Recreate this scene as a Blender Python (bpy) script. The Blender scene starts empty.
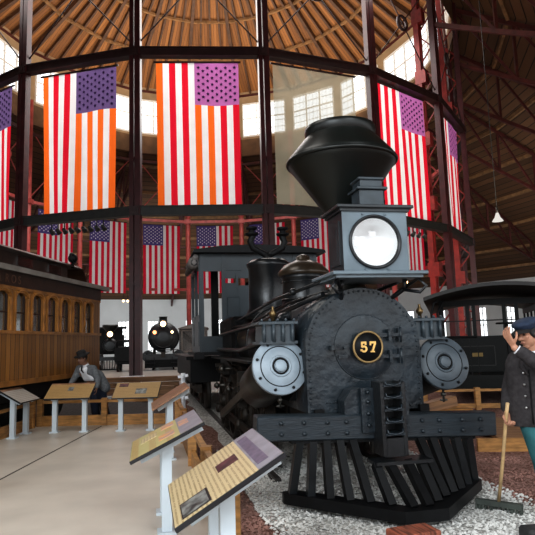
import bpy, bmesh, math, random
from mathutils import Vector, Matrix, Quaternion
random.seed(7)
sc = bpy.context.scene
COL = sc.collection
PI = math.pi
R = math.radians

# ------------------------------------------------------------------ materials
def nodes_of(name):
    m = bpy.data.materials.new(name); m.use_nodes = True
    nt = m.node_tree; nt.nodes.clear()
    out = nt.nodes.new('ShaderNodeOutputMaterial')
    return m, nt, out
def mat(name, col, rough=.5, metal=0., var=.25, scale=6., bump=0., bscale=40., col2=None, spec=.5, stretch=(1, 1, 1), detail=4., coords='Object'):
    """painted / wooden / stony surface: noise mixes two tones, optional bump"""
    m, nt, out = nodes_of(name)
    b = nt.nodes.new('ShaderNodeBsdfPrincipled')
    nt.links.new(b.outputs[0], out.inputs[0])
    b.inputs['Roughness'].default_value = rough; b.inputs['Metallic'].default_value = metal
    b.inputs['Specular IOR Level'].default_value = spec
    tc = nt.nodes.new('ShaderNodeTexCoord'); mp = nt.nodes.new('ShaderNodeMapping')
    mp.inputs['Scale'].default_value = stretch
    nt.links.new(tc.outputs[coords], mp.inputs[0])
    n = nt.nodes.new('ShaderNodeTexNoise'); n.inputs['Scale'].default_value = scale; n.inputs['Detail'].default_value = detail
    nt.links.new(mp.outputs[0], n.inputs['Vector'])
    r = nt.nodes.new('ShaderNodeValToRGB')
    c1 = tuple(c*(1-var) for c in col) if col2 is None else col2
    r.color_ramp.elements[0].position = .35; r.color_ramp.elements[1].position = .65
    r.color_ramp.elements[0].color = (*c1, 1); r.color_ramp.elements[1].color = (*(tuple(min(1, c*(1+var*.5)) for c in col) if col2 is None else col), 1)
    nt.links.new(n.outputs[0], r.inputs[0]); nt.links.new(r.outputs[0], b.inputs['Base Color'])
    if bump:
        n2 = nt.nodes.new('ShaderNodeTexNoise'); n2.inputs['Scale'].default_value = bscale; n2.inputs['Detail'].default_value = 3
        nt.links.new(mp.outputs[0], n2.inputs['Vector'])
        bp = nt.nodes.new('ShaderNodeBump'); bp.inputs['Strength'].default_value = bump; bp.inputs['Distance'].default_value = .02
        nt.links.new(n2.outputs[0], bp.inputs['Height']); nt.links.new(bp.outputs[0], b.inputs['Normal'])
    return m
def planks(name, col, col2, width, axis='X', rough=.6, gap=.06, gapcol=(.02, .01, .005), coords='Object', grain=6., var=1., bumpd=.02):
    """boards of a given width laid side by side along one axis of the coordinates"""
    m, nt, out = nodes_of(name)
    b = nt.nodes.new('ShaderNodeBsdfPrincipled'); b.inputs['Roughness'].default_value = rough
    nt.links.new(b.outputs[0], out.inputs[0])
    tc = nt.nodes.new('ShaderNodeTexCoord'); sp = nt.nodes.new('ShaderNodeSeparateXYZ')
    nt.links.new(tc.outputs[coords], sp.inputs[0])
    dv = nt.nodes.new('ShaderNodeMath'); dv.operation = 'DIVIDE'; dv.inputs[1].default_value = width
    nt.links.new(sp.outputs[axis], dv.inputs[0])
    fl = nt.nodes.new('ShaderNodeMath'); fl.operation = 'FLOOR'; nt.links.new(dv.outputs[0], fl.inputs[0])
    fr = nt.nodes.new('ShaderNodeMath'); fr.operation = 'FRACT'; nt.links.new(dv.outputs[0], fr.inputs[0])
    wn = nt.nodes.new('ShaderNodeTexWhiteNoise'); wn.noise_dimensions = '1D'; nt.links.new(fl.outputs[0], wn.inputs['W'])
    nz = nt.nodes.new('ShaderNodeTexNoise'); nz.inputs['Scale'].default_value = grain; nz.inputs['Detail'].default_value = 5
    mp = nt.nodes.new('ShaderNodeMapping')
    st = {'X': (6, .6, .6), 'Y': (.6, 6, .6), 'Z': (.6, .6, 6)}[axis]
    mp.inputs['Scale'].default_value = st
    nt.links.new(tc.outputs[coords], mp.inputs[0]); nt.links.new(mp.outputs[0], nz.inputs['Vector'])
    ad = nt.nodes.new('ShaderNodeMath'); ad.operation = 'MULTIPLY_ADD'; ad.inputs[1].default_value = .55*var; 
    nt.links.new(wn.outputs[0], ad.inputs[0]); 
    ml = nt.nodes.new('ShaderNodeMath'); ml.operation = 'MULTIPLY'; ml.inputs[1].default_value = .6
    nt.links.new(nz.outputs[0], ml.inputs[0]); nt.links.new(ml.outputs[0], ad.inputs[2])
    mx = nt.nodes.new('ShaderNodeMix'); mx.data_type = 'RGBA'
    mx.inputs[6].default_value = (*col, 1); mx.inputs[7].default_value = (*col2, 1)
    nt.links.new(ad.outputs[0], mx.inputs[0])
    lt = nt.nodes.new('ShaderNodeMath'); lt.operation = 'LESS_THAN'; lt.inputs[1].default_value = gap
    nt.links.new(fr.outputs[0], lt.inputs[0])
    mx2 = nt.nodes.new('ShaderNodeMix'); mx2.data_type = 'RGBA'; mx2.inputs[7].default_value = (*gapcol, 1)
    nt.links.new(lt.outputs[0], mx2.inputs[0]); nt.links.new(mx.outputs[2], mx2.inputs[6])
    nt.links.new(mx2.outputs[2], b.inputs['Base Color'])
    bp = nt.nodes.new('ShaderNodeBump'); bp.inputs['Strength'].default_value = .6; bp.inputs['Distance'].default_value = bumpd; bp.invert = True
    nt.links.new(lt.outputs[0], bp.inputs['Height']); nt.links.new(bp.outputs[0], b.inputs['Normal'])
    return m
def gravel_mat(name, c1, c2, c3, scale=45., bump=.8):
    m, nt, out = nodes_of(name)
    b = nt.nodes.new('ShaderNodeBsdfPrincipled'); b.inputs['Roughness'].default_value = .9
    b.inputs['Specular IOR Level'].default_value = .2
    nt.links.new(b.outputs[0], out.inputs[0])
    tc = nt.nodes.new('ShaderNodeTexCoord')
    v = nt.nodes.new('ShaderNodeTexVoronoi'); v.inputs['Scale'].default_value = scale
    nt.links.new(tc.outputs['Object'], v.inputs['Vector'])
    sp = nt.nodes.new('ShaderNodeSeparateColor'); nt.links.new(v.outputs['Color'], sp.inputs[0])
    r = nt.nodes.new('ShaderNodeValToRGB')
    r.color_ramp.elements[0].color = (*c1, 1); r.color_ramp.elements[1].color = (*c3, 1)
    e = r.color_ramp.elements.new(.5); e.color = (*c2, 1)
    nt.links.new(sp.outputs[0], r.inputs[0]); nt.links.new(r.outputs[0], b.inputs['Base Color'])
    bp = nt.nodes.new('ShaderNodeBump'); bp.inputs['Strength'].default_value = bump; bp.inputs['Distance'].default_value = .03; bp.invert = True
    nt.links.new(v.outputs['Distance'], bp.inputs['Height']); nt.links.new(bp.outputs[0], b.inputs['Normal'])
    return m
def cloth(name, col, trans=.5, var=.08):
    m, nt, out = nodes_of(name)
    d = nt.nodes.new('ShaderNodeBsdfDiffuse'); t = nt.nodes.new('ShaderNodeBsdfTranslucent'); mx = nt.nodes.new('ShaderNodeMixShader')
    tc = nt.nodes.new('ShaderNodeTexCoord'); n = nt.nodes.new('ShaderNodeTexNoise'); n.inputs['Scale'].default_value = 1.3
    nt.links.new(tc.outputs['Object'], n.inputs['Vector'])
    r = nt.nodes.new('ShaderNodeValToRGB'); r.color_ramp.elements[0].color = (*[c*(1-var*2) for c in col], 1); r.color_ramp.elements[1].color = (*col, 1)
    nt.links.new(n.outputs[0], r.inputs[0])
    nt.links.new(r.outputs[0], d.inputs[0]); nt.links.new(r.outputs[0], t.inputs[0])
    mx.inputs[0].default_value = trans
    nt.links.new(d.outputs[0], mx.inputs[1]); nt.links.new(t.outputs[0], mx.inputs[2]); nt.links.new(mx.outputs[0], out.inputs[0])
    return m
def glass(name, tint=(1, 1, 1), gloss=.12, rough=.03):
    m, nt, out = nodes_of(name)
    t = nt.nodes.new('ShaderNodeBsdfTransparent'); t.inputs[0].default_value = (*tint, 1)
    g = nt.nodes.new('ShaderNodeBsdfGlossy'); g.inputs['Roughness'].default_value = rough
    mx = nt.nodes.new('ShaderNodeMixShader'); mx.inputs[0].default_value = gloss
    nt.links.new(t.outputs[0], mx.inputs[1]); nt.links.new(g.outputs[0], mx.inputs[2]); nt.links.new(mx.outputs[0], out.inputs[0])
    return m
def glow(name, col, s):
    m, nt, out = nodes_of(name)
    e = nt.nodes.new('ShaderNodeEmission'); e.inputs[0].default_value = (*col, 1); e.inputs[1].default_value = s
    nt.links.new(e.outputs[0], out.inputs[0]); return m

M = {}
M['black'] = mat('locomotive_black', (.011, .013, .015), .28, var=.35, scale=5, bump=.15, bscale=25)
M['black_flat'] = mat('sooty_black', (.0045, .0048, .0055), .5, var=.4, scale=8, spec=.22)
M['stack_black'] = mat('stack_black', (.006, .008, .007), .36, var=.3, scale=3)
M['smokebox'] = mat('smokebox_paint', (.018, .027, .035), .30, var=.4, scale=5, bump=.5, bscale=12)
M['beamwood'] = mat('painted_beam', (.020, .029, .037), .40, var=.3, scale=9, bump=.2, bscale=24, stretch=(.4, 3, 3))
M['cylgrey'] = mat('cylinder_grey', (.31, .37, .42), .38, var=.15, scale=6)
M['cylgrey_shaded'] = mat('cylinder_grey_shaded', (.085, .105, .122), .42, var=.2, scale=6)  # right cover: the same grey with its shade put into the colour
M['bodygrey'] = mat('cylinder_jacket', (.018, .016, .014), .4, var=.4, scale=6)
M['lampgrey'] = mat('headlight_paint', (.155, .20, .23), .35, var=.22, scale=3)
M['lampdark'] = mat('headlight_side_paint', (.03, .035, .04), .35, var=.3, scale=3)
M['chest'] = mat('steam_chest_paint', (.050, .066, .078), .36, var=.3, scale=6)
M['cabgrey'] = mat('cab_paint', (.022, .032, .040), .38, var=.3, scale=2)
M['brass'] = mat('brass', (.22, .15, .07), .35, .8, var=.2)
M['oldbrass'] = mat('brown_dome_cap', (.050, .036, .024), .28, .15, var=.4, scale=5)
M['gold'] = mat('gold_paint', (.80, .50, .16), .5, .0, var=.1)
M['goldrim'] = mat('gold_rim', (.34, .23, .10), .4, .4, var=.2)
M['steel'] = mat('worn_steel', (.10, .095, .085), .4, .8, var=.4, scale=12)
M['rust'] = mat('rusty_machinery', (.024, .018, .013), .55, .3, var=.6, scale=14)
M['rail'] = mat('rail_steel', (.10, .09, .085), .5, .6, var=.4)
M['mirror'] = mat('reflector_silver', (.95, .96, .96), .5, .55, var=.04)
M['glass'] = glass('clear_glass', (.97, .98, .98), .10)
M['lens'] = glass('lamp_lens', (1, 1, 1), .06)
M['carglass'] = glass('carriage_glass', (.55, .58, .54), .30, .08)
M['skyglass'] = glass('clerestory_glass', (1, 1, 1), .03)
M['colred_shaded'] = mat('red_column_shaded', (.060, .012, .014), .4, var=.3, scale=3)  # near columns: red darkened in the colour, as seen against bright background
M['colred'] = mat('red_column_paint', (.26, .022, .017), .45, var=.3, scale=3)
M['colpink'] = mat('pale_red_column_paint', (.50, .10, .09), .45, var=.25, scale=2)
M['beamdark'] = mat('dark_beam_paint', (.035, .014, .014), .45, var=.3, scale=3)
M['beamblack'] = mat('black_beam_paint', (.020, .020, .018), .5, var=.3, scale=3)
M['trussred'] = mat('truss_red', (.085, .018, .014), .5, var=.35, scale=2)
M['purlin'] = mat('purlin_timber', (.26, .14, .06), .6, var=.35, scale=2)
M['rafter'] = mat('rafter_timber', (.085, .036, .015), .6, var=.35, scale=2)
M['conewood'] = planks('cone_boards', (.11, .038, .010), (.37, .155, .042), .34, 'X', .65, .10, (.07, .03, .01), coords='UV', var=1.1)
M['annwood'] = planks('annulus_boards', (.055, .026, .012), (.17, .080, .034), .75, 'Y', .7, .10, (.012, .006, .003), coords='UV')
M['drumwall'] = mat('drum_wall_boards', (.34, .23, .13), .7, var=.2, scale=.6)
M['drumlow'] = mat('lower_drum_boards', (.16, .085, .04), .7, var=.4, scale=.5)
M['whitewall'] = mat('white_painted_wall', (.62, .64, .64), .7, var=.06, scale=.4)
M['winframe'] = mat('window_frame_paint', (.80, .78, .74), .6, var=.1)
M['fl_red'] = cloth('flag_red', (.86, .02, .05)); M['fl_red_backlit'] = cloth('flag_red_backlit', (.95, .19, .03), .6)  # orange is a red stripe with the backlight put into its colour
M['fl_white'] = cloth('flag_white', (.95, .95, .97), .55); M['fl_purple'] = cloth('flag_violet_blue', (.20, .13, .31), .5)
M['fl_pink'] = cloth('flag_pinkish_violet', (.52, .18, .46), .6); M['fl_star_backlit'] = cloth('flag_star_shaded', (.07, .035, .13), .3)  # dark stars carry the dimness of doubled, backlit cloth in their colour
M['fl_blue'] = cloth('flag_blue', (.10, .08, .26), .4); M['fl_star'] = cloth('flag_star_white', (.85, .85, .88), .4)
M['fl_crim'] = cloth('flag_crimson', (.70, .02, .06), .45)
M['ground'] = gravel_mat('pink_gravel', (.13, .060, .047), (.27, .145, .115), (.40, .25, .21), 38)
M['gravel'] = gravel_mat('white_gravel', (.30, .29, .27), (.58, .57, .54), (.82, .81, .78), 34)
M['stone'] = mat('white_stone', (.68, .67, .64), .85, var=.45, scale=.9, detail=1)
M['pinkstone'] = mat('pink_stone', (.34, .19, .155), .9, var=.6, scale=.9, detail=1)
M['floor'] = mat('walkway_concrete', (.58, .53, .46), .40, var=.14, scale=1.2, bump=.04, bscale=6)
M['ballast'] = mat('dark_ballast', (.055, .048, .046), .9, var=.5, scale=14, bump=.4)
M['joint'] = mat('floor_joint', (.06, .05, .04), .8)
M['farfloor'] = mat('roundhouse_floor', (.20, .185, .17), .35, var=.15, scale=.3)
M['carwood'] = planks('varnished_matchboard', (.15, .058, .012), (.46, .21, .046), .15, 'Y', .36, .09, (.03, .012, .004), var=1.0, bumpd=.008)
M['carframe'] = mat('varnished_frame', (.40, .175, .042), .36, var=.35, scale=5)
M['letterboard'] = mat('dark_letterboard', (.040, .017, .010), .45, var=.3, scale=4)
M['carroof'] = mat('grey_canvas_roof', (.115, .100, .090), .6, var=.3, scale=3)
M['caredge'] = mat('roof_edge_grey', (.26, .24, .215), .5, var=.2, scale=3)
M['letter'] = mat('faded_letter_gilt', (.15, .075, .045), .5, var=.2)
M['underframe'] = mat('dark_underframe', (.010, .009, .009), .7, var=.4)
M['fencewood'] = mat('golden_pine', (.44, .22, .065), .5, var=.35, scale=5, stretch=(1, 1, 5))
M['brownwood'] = mat('brown_timber', (.28, .145, .065), .55, var=.4, scale=5, stretch=(.3, 4, 4))
M['signpost'] = mat('pale_blue_grey_metal', (.56, .62, .66), .35, var=.06, scale=3)
M['signedge'] = mat('sign_edge_black', (.015, .015, .018), .35)
M['brick'] = mat('weathered_red_timber', (.33, .10, .055), .75, var=.65, scale=9, stretch=(5, .5, 1), bump=.5)
M['darkstone'] = mat('dark_kerb', (.05, .05, .05), .8, var=.4)
M['skin'] = mat('skin', (.50, .26, .17), .5, var=.10, scale=9)
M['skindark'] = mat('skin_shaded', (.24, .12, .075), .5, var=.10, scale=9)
M['hand'] = mat('hand_skin', (.60, .40, .27), .5, var=.12, scale=9)
M['plate'] = mat('dull_gilt_plate', (.30, .20, .06), .6)
M['coat'] = mat('charcoal_wool', (.055, .050, .052), .9, var=.25, scale=25, bump=.3, bscale=120, spec=.15)
M['greycoat'] = mat('grey_tweed', (.16, .17, .18), .9, var=.25, scale=25, spec=.15)
M['teal'] = mat('teal_trousers', (.045, .155, .17), .85, var=.25, scale=8, spec=.2)
M['navy'] = mat('navy_trousers', (.02, .026, .045), .85, var=.25, scale=8, spec=.2)
M['cap'] = mat('navy_cap_cloth', (.022, .038, .075), .8, var=.3, scale=20)
M['hat'] = mat('black_felt', (.012, .011, .011), .85)
M['shirt'] = mat('white_shirt', (.72, .73, .76), .8, var=.06)
M['hair'] = mat('dark_hair', (.012, .010, .009), .5)
M['button'] = mat('silver_button', (.45, .45, .45), .3, .9)
M['eye'] = mat('eye', (.03, .02, .015), .2)
M['lip'] = mat('lip', (.34, .12, .09), .5)
M['handle'] = mat('pale_broomstick', (.58, .40, .21), .5, var=.25, scale=10)
M['broomhead'] = mat('grey_green_broom', (.06, .07, .06), .8, var=.3)
M['bulb'] = glow('warm_lamp', (1., .62, .30), 7.)
M['redbulb'] = glow('orange_lamp', (1., .28, .10), 6.)
M['whitelamp'] = glow('lit_white_shade', (1., .95, .88), .75)
M['box_grey'] = planks('weathered_grey_boards', (.10, .09, .085), (.22, .20, .19), .14, 'Y', .6, .1, (.03, .03, .03))
M['chrome'] = mat('white_enamel', (.85, .87, .9), .35, var=.03)
M['coach'] = mat('coach_black_green', (.004, .005, .0045), .5, var=.3, spec=.25)
M['coachroof'] = mat('coach_roof', (.022, .02, .018), .5, var=.3)

# printed panels: several tints mixed by bands and noise in the panel's own coordinates
def print_mat(name, base, ink, line=.045, frac=.35, axis='Y', dirt=.3):
    m, nt, out = nodes_of(name)
    b = nt.nodes.new('ShaderNodeBsdfPrincipled'); b.inputs['Roughness'].default_value = .28
    nt.links.new(b.outputs[0], out.inputs[0])
    tc = nt.nodes.new('ShaderNodeTexCoord'); sp = nt.nodes.new('ShaderNodeSeparateXYZ'); nt.links.new(tc.outputs['Object'], sp.inputs[0])
    dv = nt.nodes.new('ShaderNodeMath'); dv.operation = 'DIVIDE'; dv.inputs[1].default_value = line; nt.links.new(sp.outputs[axis], dv.inputs[0])
    fr = nt.nodes.new('ShaderNodeMath'); fr.operation = 'FRACT'; nt.links.new(dv.outputs[0], fr.inputs[0])
    lt = nt.nodes.new('ShaderNodeMath'); lt.operation = 'LESS_THAN'; lt.inputs[1].default_value = frac; nt.links.new(fr.outputs[0], lt.inputs[0])
    n = nt.nodes.new('ShaderNodeTexNoise'); n.inputs['Scale'].default_value = 60; nt.links.new(tc.outputs['Object'], n.inputs['Vector'])
    gt = nt.nodes.new('ShaderNodeMath'); gt.operation = 'GREATER_THAN'; gt.inputs[1].default_value = .42; nt.links.new(n.outputs[0], gt.inputs[0])
    mu = nt.nodes.new('ShaderNodeMath'); mu.operation = 'MULTIPLY'; nt.links.new(lt.outputs[0], mu.inputs[0]); nt.links.new(gt.outputs[0], mu.inputs[1])
    m2 = nt.nodes.new('ShaderNodeMath'); m2.operation = 'MULTIPLY'; m2.inputs[1].default_value = .75; nt.links.new(mu.outputs[0], m2.inputs[0])
    n2 = nt.nodes.new('ShaderNodeTexNoise'); n2.inputs['Scale'].default_value = 3; nt.links.new(tc.outputs['Object'], n2.inputs['Vector'])
    r = nt.nodes.new('ShaderNodeValToRGB'); r.color_ramp.elements[0].color = (*[c*(1-dirt) for c in base], 1); r.color_ramp.elements[1].color = (*base, 1)
    nt.links.new(n2.outputs[0], r.inputs[0])
    mx = nt.nodes.new('ShaderNodeMix'); mx.data_type = 'RGBA'; mx.inputs[7].default_value = (*ink, 1)
    nt.links.new(m2.outputs[0], mx.inputs[0]); nt.links.new(r.outputs[0], mx.inputs[6]); nt.links.new(mx.outputs[2], b.inputs['Base Color'])
    return m
M['pr_cream'] = print_mat('cream_print', (.74, .61, .37), (.36, .25, .12), .030, .40, dirt=.15)
M['pr_tan'] = print_mat('tan_print', (.52, .34, .15), (.30, .18, .07), .05, .25)
M['pr_white'] = print_mat('whitish_print', (.62, .60, .55), (.36, .30, .24), .05, .35)
M['pr_lilac'] = mat('lilac_band_print', (.33, .32, .365), .3, var=.2, scale=8)
M['pr_violet'] = mat('violet_title_print', (.17, .145, .215), .3, var=.3, scale=20)
M['pr_photo'] = mat('grey_photo_print', (.34, .35, .33), .3, var=.7, scale=12, col2=(.05, .05, .05))
M['pr_dark'] = mat('dark_photo_print', (.16, .05, .06), .3, scale=9, col2=(.012, .010, .012))
M['pr_yellow'] = print_mat('yellow_map_print', (.68, .60, .28), (.52, .34, .14), .16, .4)
M['pr_orange'] = mat('orange_photo_print', (.85, .45, .15), .3, scale=10, col2=(.45, .32, .36))
M['pr_brown'] = mat('brown_print', (.34, .18, .10), .35, var=.4, scale=8)

# ------------------------------------------------------------------ mesh builder
class MB:
    def __init__(s): s.bm = bmesh.new()
    def _m(s, geo, mi):
        for f in geo:
            f.material_index = mi
    def box(s, c, d, rz=0, ry=0, rx=0, mi=0, mx=None, bev=0):
        b2 = bmesh.new()
        bmesh.ops.create_cube(b2, size=1)
        for v in b2.verts: v.co = Vector((v.co.x*d[0], v.co.y*d[1], v.co.z*d[2]))
        if bev: bmesh.ops.bevel(b2, geom=b2.edges[:], offset=bev, segments=1, affect='EDGES')
        m = Matrix.Translation(c) @ Matrix.Rotation(rz, 4, 'Z') @ Matrix.Rotation(ry, 4, 'Y') @ Matrix.Rotation(rx, 4, 'X')
        if mx is not None: m = mx @ m
        s._add(b2, m, mi); return s
    def _add(s, b2, m, mi=0, smooth=False):
        vm = {}
        for v in b2.verts: vm[v] = s.bm.verts.new(m @ v.co)
        for f in b2.faces:
            try:
                g = s.bm.faces.new([vm[v] for v in f.verts]); g.material_index = mi; g.smooth = smooth
            except ValueError: pass
        b2.free()
    def beam(s, p, q, w, h, mi=0, up=(0, 0, 1)):
        """square bar from p to q, w across, h along up"""
        p, q = Vector(p), Vector(q); d = (q-p)
        L = d.length; d.normalize(); u = Vector(up)
        x = d.cross(u)
        if x.length < 1e-4: x = d.cross(Vector((0, 1, 0)))
        x.normalize(); z = x.cross(d)
        m = Matrix((x, d, z)).transposed().to_4x4(); m.translation = (p+q)/2
        b2 = bmesh.new(); bmesh.ops.create_cube(b2, size=1)
        for v in b2.verts: v.co = Vector((v.co.x*w, v.co.y*L, v.co.z*h))
        s._add(b2, m, mi); return s
    def lathe(s, prof, o=(0, 0, 0), axis=(0, 0, 1), n=24, mi=0, smooth=True, cap=True):
        """profile = [(r, t)...] turned about axis through o"""
        a = Vector(axis).normalized(); o = Vector(o)
        x = a.orthogonal().normalized(); y = a.cross(x)
        rings = []
        for r, t in prof:
            if r < 1e-6: rings.append([s.bm.verts.new(o+a*t)])
            else: rings.append([s.bm.verts.new(o+a*t+(x*math.cos(2*PI*k/n)+y*math.sin(2*PI*k/n))*r) for k in range(n)])
        for i in range(len(rings)-1):
            A, B = rings[i], rings[i+1]
            for k in range(n):
                k2 = (k+1) % n
                if len(A) == 1 and len(B) == 1: continue
                vs = [A[0], B[k2], B[k]] if len(A) == 1 else ([A[k], A[k2], B[0]] if len(B) == 1 else [A[k], A[k2], B[k2], B[k]])
                f = s.bm.faces.new(vs); f.material_index = mi; f.smooth = smooth
        if cap:
            for rg, fl in ((rings[0], True), (rings[-1], False)):
                if len(rg) > 1:
                    f = s.bm.faces.new(rg[::-1] if fl else rg); f.material_index = mi
        return s
    def cyl(s, p, q, r, r2=None, n=12, mi=0, smooth=True):
        p, q = Vector(p), Vector(q); L = (q-p).length
        return s.lathe([(r, 0), (r if r2 is None else r2, L)], p, q-p, n, mi, smooth)
    def ball(s, c, r, sc_=(1, 1, 1), mi=0, n=12, rot=None):
        b2 = bmesh.new(); bmesh.ops.create_uvsphere(b2, u_segments=n, v_segments=max(6, n*2//3), radius=r)
        m = Matrix.Translation(c) @ (rot.to_4x4() if rot is not None else Matrix.Identity(4)) @ Matrix.Diagonal((*sc_, 1))
        s._add(b2, m, mi, True); return s
    def path(s, pts, r, n=8, mi=0, rr=None):
        pts = [Vector(p) for p in pts]; rings = []
        prev = None
        for i, p in enumerate(pts):
            t = (pts[min(i+1, len(pts)-1)]-pts[max(i-1, 0)]).normalized()
            x = t.orthogonal().normalized() if prev is None else (prev - t*prev.dot(t)).normalized()
            prev = x; y = t.cross(x); q = r if rr is None else rr[i]
            rings.append([s.bm.verts.new(p+(x*math.cos(2*PI*k/n)+y*math.sin(2*PI*k/n))*q) for k in range(n)])
        for A, B in zip(rings, rings[1:]):
            for k in range(n):
                f = s.bm.faces.new([A[k], A[(k+1) % n], B[(k+1) % n], B[k]]); f.smooth = True; f.material_index = mi
        f = s.bm.faces.new(rings[0][::-1]); f.material_index = mi
        f = s.bm.faces.new(rings[-1]); f.material_index = mi
        return s
    def torus(s, c, axis, Rr, r, n=32, m=8, mi=0):
        a = Vector(axis).normalized(); x = a.orthogonal().normalized(); y = a.cross(x); c = Vector(c)
        g = [[s.bm.verts.new(c+(x*math.cos(2*PI*i/n)+y*math.sin(2*PI*i/n))*(Rr+r*math.cos(2*PI*j/m))+a*r*math.sin(2*PI*j/m)) for j in range(m)] for i in range(n)]
        for i in range(n):
            for j in range(m):
                f = s.bm.faces.new([g[i][j], g[(i+1) % n][j], g[(i+1) % n][(j+1) % m], g[i][(j+1) % m]]); f.smooth = True; f.material_index = mi
        return s
    def poly(s, pts, mi=0):
        f = s.bm.faces.new([s.bm.verts.new(p) for p in pts]); f.material_index = mi; return s
    def prism(s, pts, vec, mi=0, smooth_sides=False):
        """planar polygon extruded along vec"""
        v = Vector(vec)
        A = [s.bm.verts.new(p) for p in pts]; B = [s.bm.verts.new(Vector(p)+v) for p in pts]
        f = s.bm.faces.new(A); f.material_index = mi
        f = s.bm.faces.new(B[::-1]); f.material_index = mi
        n = len(A)
        for k in range(n):
            g = s.bm.faces.new([A[(k+1) % n], A[k], B[k], B[(k+1) % n]]); g.material_index = mi; g.smooth = smooth_sides
        return s
    def build(s, name, mats, parent=None, kind=None, label=None, cat=None, group=None, fixn=True, loc=None):
        if fixn: bmesh.ops.recalc_face_normals(s.bm, faces=s.bm.faces[:])
        me = bpy.data.meshes.new(name); s.bm.to_mesh(me); s.bm.free()
        for m in (mats if isinstance(mats, (list, tuple)) else [mats]): me.materials.append(M[m] if isinstance(m, str) else m)
        o = bpy.data.objects.new(name, me); COL.objects.link(o)
        if parent is not None: o.parent = parent
        if loc is not None: o.location = loc
        tag(o, label, cat, group, kind); return o
def tag(o, label=None, cat=None, group=None, kind=None):
    if label: o['label'] = label
    if cat: o['category'] = cat
    if group: o['group'] = group
    if kind: o['kind'] = kind
    return o
def empty(name, loc=(0, 0, 0), rz=0, **k):
    o = bpy.data.objects.new(name, None); COL.objects.link(o); o.location = loc; o.rotation_euler = (0, 0, rz)
    o.empty_display_size = .2
    return tag(o, k.get('label'), k.get('cat'), k.get('group'), k.get('kind'))
def copy_tree(o, parent=None):
    c = o.copy(); COL.objects.link(c); c.parent = parent
    for ch in list(o.children): copy_tree(ch, c)
    return c
def remeshed(mb, voxel, smooth=6, name='body'):
    """one continuous skin from overlapping pieces"""
    bmesh.ops.recalc_face_normals(mb.bm, faces=mb.bm.faces[:])
    me = bpy.data.meshes.new('tmp'); mb.bm.to_mesh(me); mb.bm.free()
    o = bpy.data.objects.new('tmp', me); COL.objects.link(o)
    r = o.modifiers.new('r', 'REMESH'); r.mode = 'VOXEL'; r.voxel_size = voxel
    sm = o.modifiers.new('s', 'SMOOTH'); sm.iterations = smooth; sm.factor = .5
    dg = bpy.context.evaluated_depsgraph_get()
    nm = bpy.data.meshes.new_from_object(o.evaluated_get(dg)); nm.name = name
    bpy.data.objects.remove(o); bpy.data.meshes.remove(me)
    for p in nm.polygons: p.use_smooth = True
    nm.materials.clear()
    return nm
def mesh_obj(name, me, m, parent=None):
    me.materials.append(M[m]); o = bpy.data.objects.new(name, me); COL.objects.link(o); o.parent = parent; return o

# ------------------------------------------------------------------ camera
EYE = 1.6
F_PX, PITCH, ROLL, CX = 573., .1311, .03, 262.
cam = bpy.data.cameras.new('camera'); co = bpy.data.objects.new('camera', cam); COL.objects.link(co)
cam.sensor_width = 36; cam.lens = 36*F_PX/535; cam.shift_x = (267.5-CX)/535
cam.clip_end = 500; cam.clip_start = .05
fw = Vector((0, math.cos(PITCH), math.sin(PITCH))); u0 = Vector((0, -math.sin(PITCH), math.cos(PITCH))); r0 = Vector((1, 0, 0))
rr = r0*math.cos(ROLL)-u0*math.sin(ROLL); uu = r0*math.sin(ROLL)+u0*math.cos(ROLL)
mw = Matrix((rr, uu, -fw)).transposed().to_4x4(); mw.translation = (0, 0, EYE)
co.matrix_world = mw
sc.camera = co

# ------------------------------------------------------------------ roundhouse shell
RR, N = 20., 20
PSI, DD, PH = -.088, 2.327*20, -.0675
CTR = Vector((DD*math.sin(PSI), DD*math.cos(PSI), 0))
def ring(k, r=RR, z=0.):
    a = PSI-(k+.5+PH)*2*PI/N
    return Vector((CTR.x-r*math.sin(a), CTR.y-r*math.cos(a), z))
def outward(k):
    return (ring(k)-CTR).normalized()
Z_LO, Z_UP, Z_SILL, Z_HEAD, Z_EAVE, Z_APEX = 7.94, 15.9, 26.2, 30.2, 31.6, 45.
R_OUT, Z_IN, Z_OUT = 50., 25.4, 9.2
R_CUP = 3.0
Z_CUP = Z_APEX-(Z_APEX-Z_EAVE)*R_CUP/RR

# ground and floors
g = MB(); g.poly([(-70, -12, 0), (70, -12, 0), (70, 110, 0), (-70, 110, 0)]); g.build('ground', 'ground', kind='structure', fixn=False)
def trackpt(x, y):   # the near engine's own frame to the world
    c, s_ = math.cos(R(11.5)), math.sin(R(11.5))
    return (1.115+x*c-y*s_, 5.70+x*s_+y*c)
# walkway slab between the two tracks
g = MB()
e0, e1 = trackpt(-1.58, -8), trackpt(-1.58, 5.6)
slab = [(-4.86, -3, .0), (e0[0], e0[1], 0), (e1[0], e1[1], 0), (e1[0]-.10, 11.92, 0), (-4.86, 12.05, 0)]
g.prism(slab, (0, 0, .05)); g.build('floor', 'floor', kind='structure')
g = MB(); g.beam((-3.17, -2, .052), (-3.30, 11.75, .052), .022, .004); g.build('trim_1', 'joint', kind='structure')
g = MB(); g.poly([(-9.5, 12.0, .008), (-2.1, 12.0, .008), (-3.2, 19.4, .008), (-9.5, 19.4, .008)]); g.poly([(-9.5, -5, .008), (-4.75, -5, .008), (-4.75, 12.0, .008), (-9.5, 12.0, .008)]); g.build('floor_ballast', 'ballast', kind='structure', fixn=False)
g = MB(); g.poly([(-60, 20.8, .02), (60, 20.8, .02), (60, 105, .02), (-60, 105, .02)]); g.build('floor_far', 'farfloor', kind='structure', fixn=False)

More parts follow.
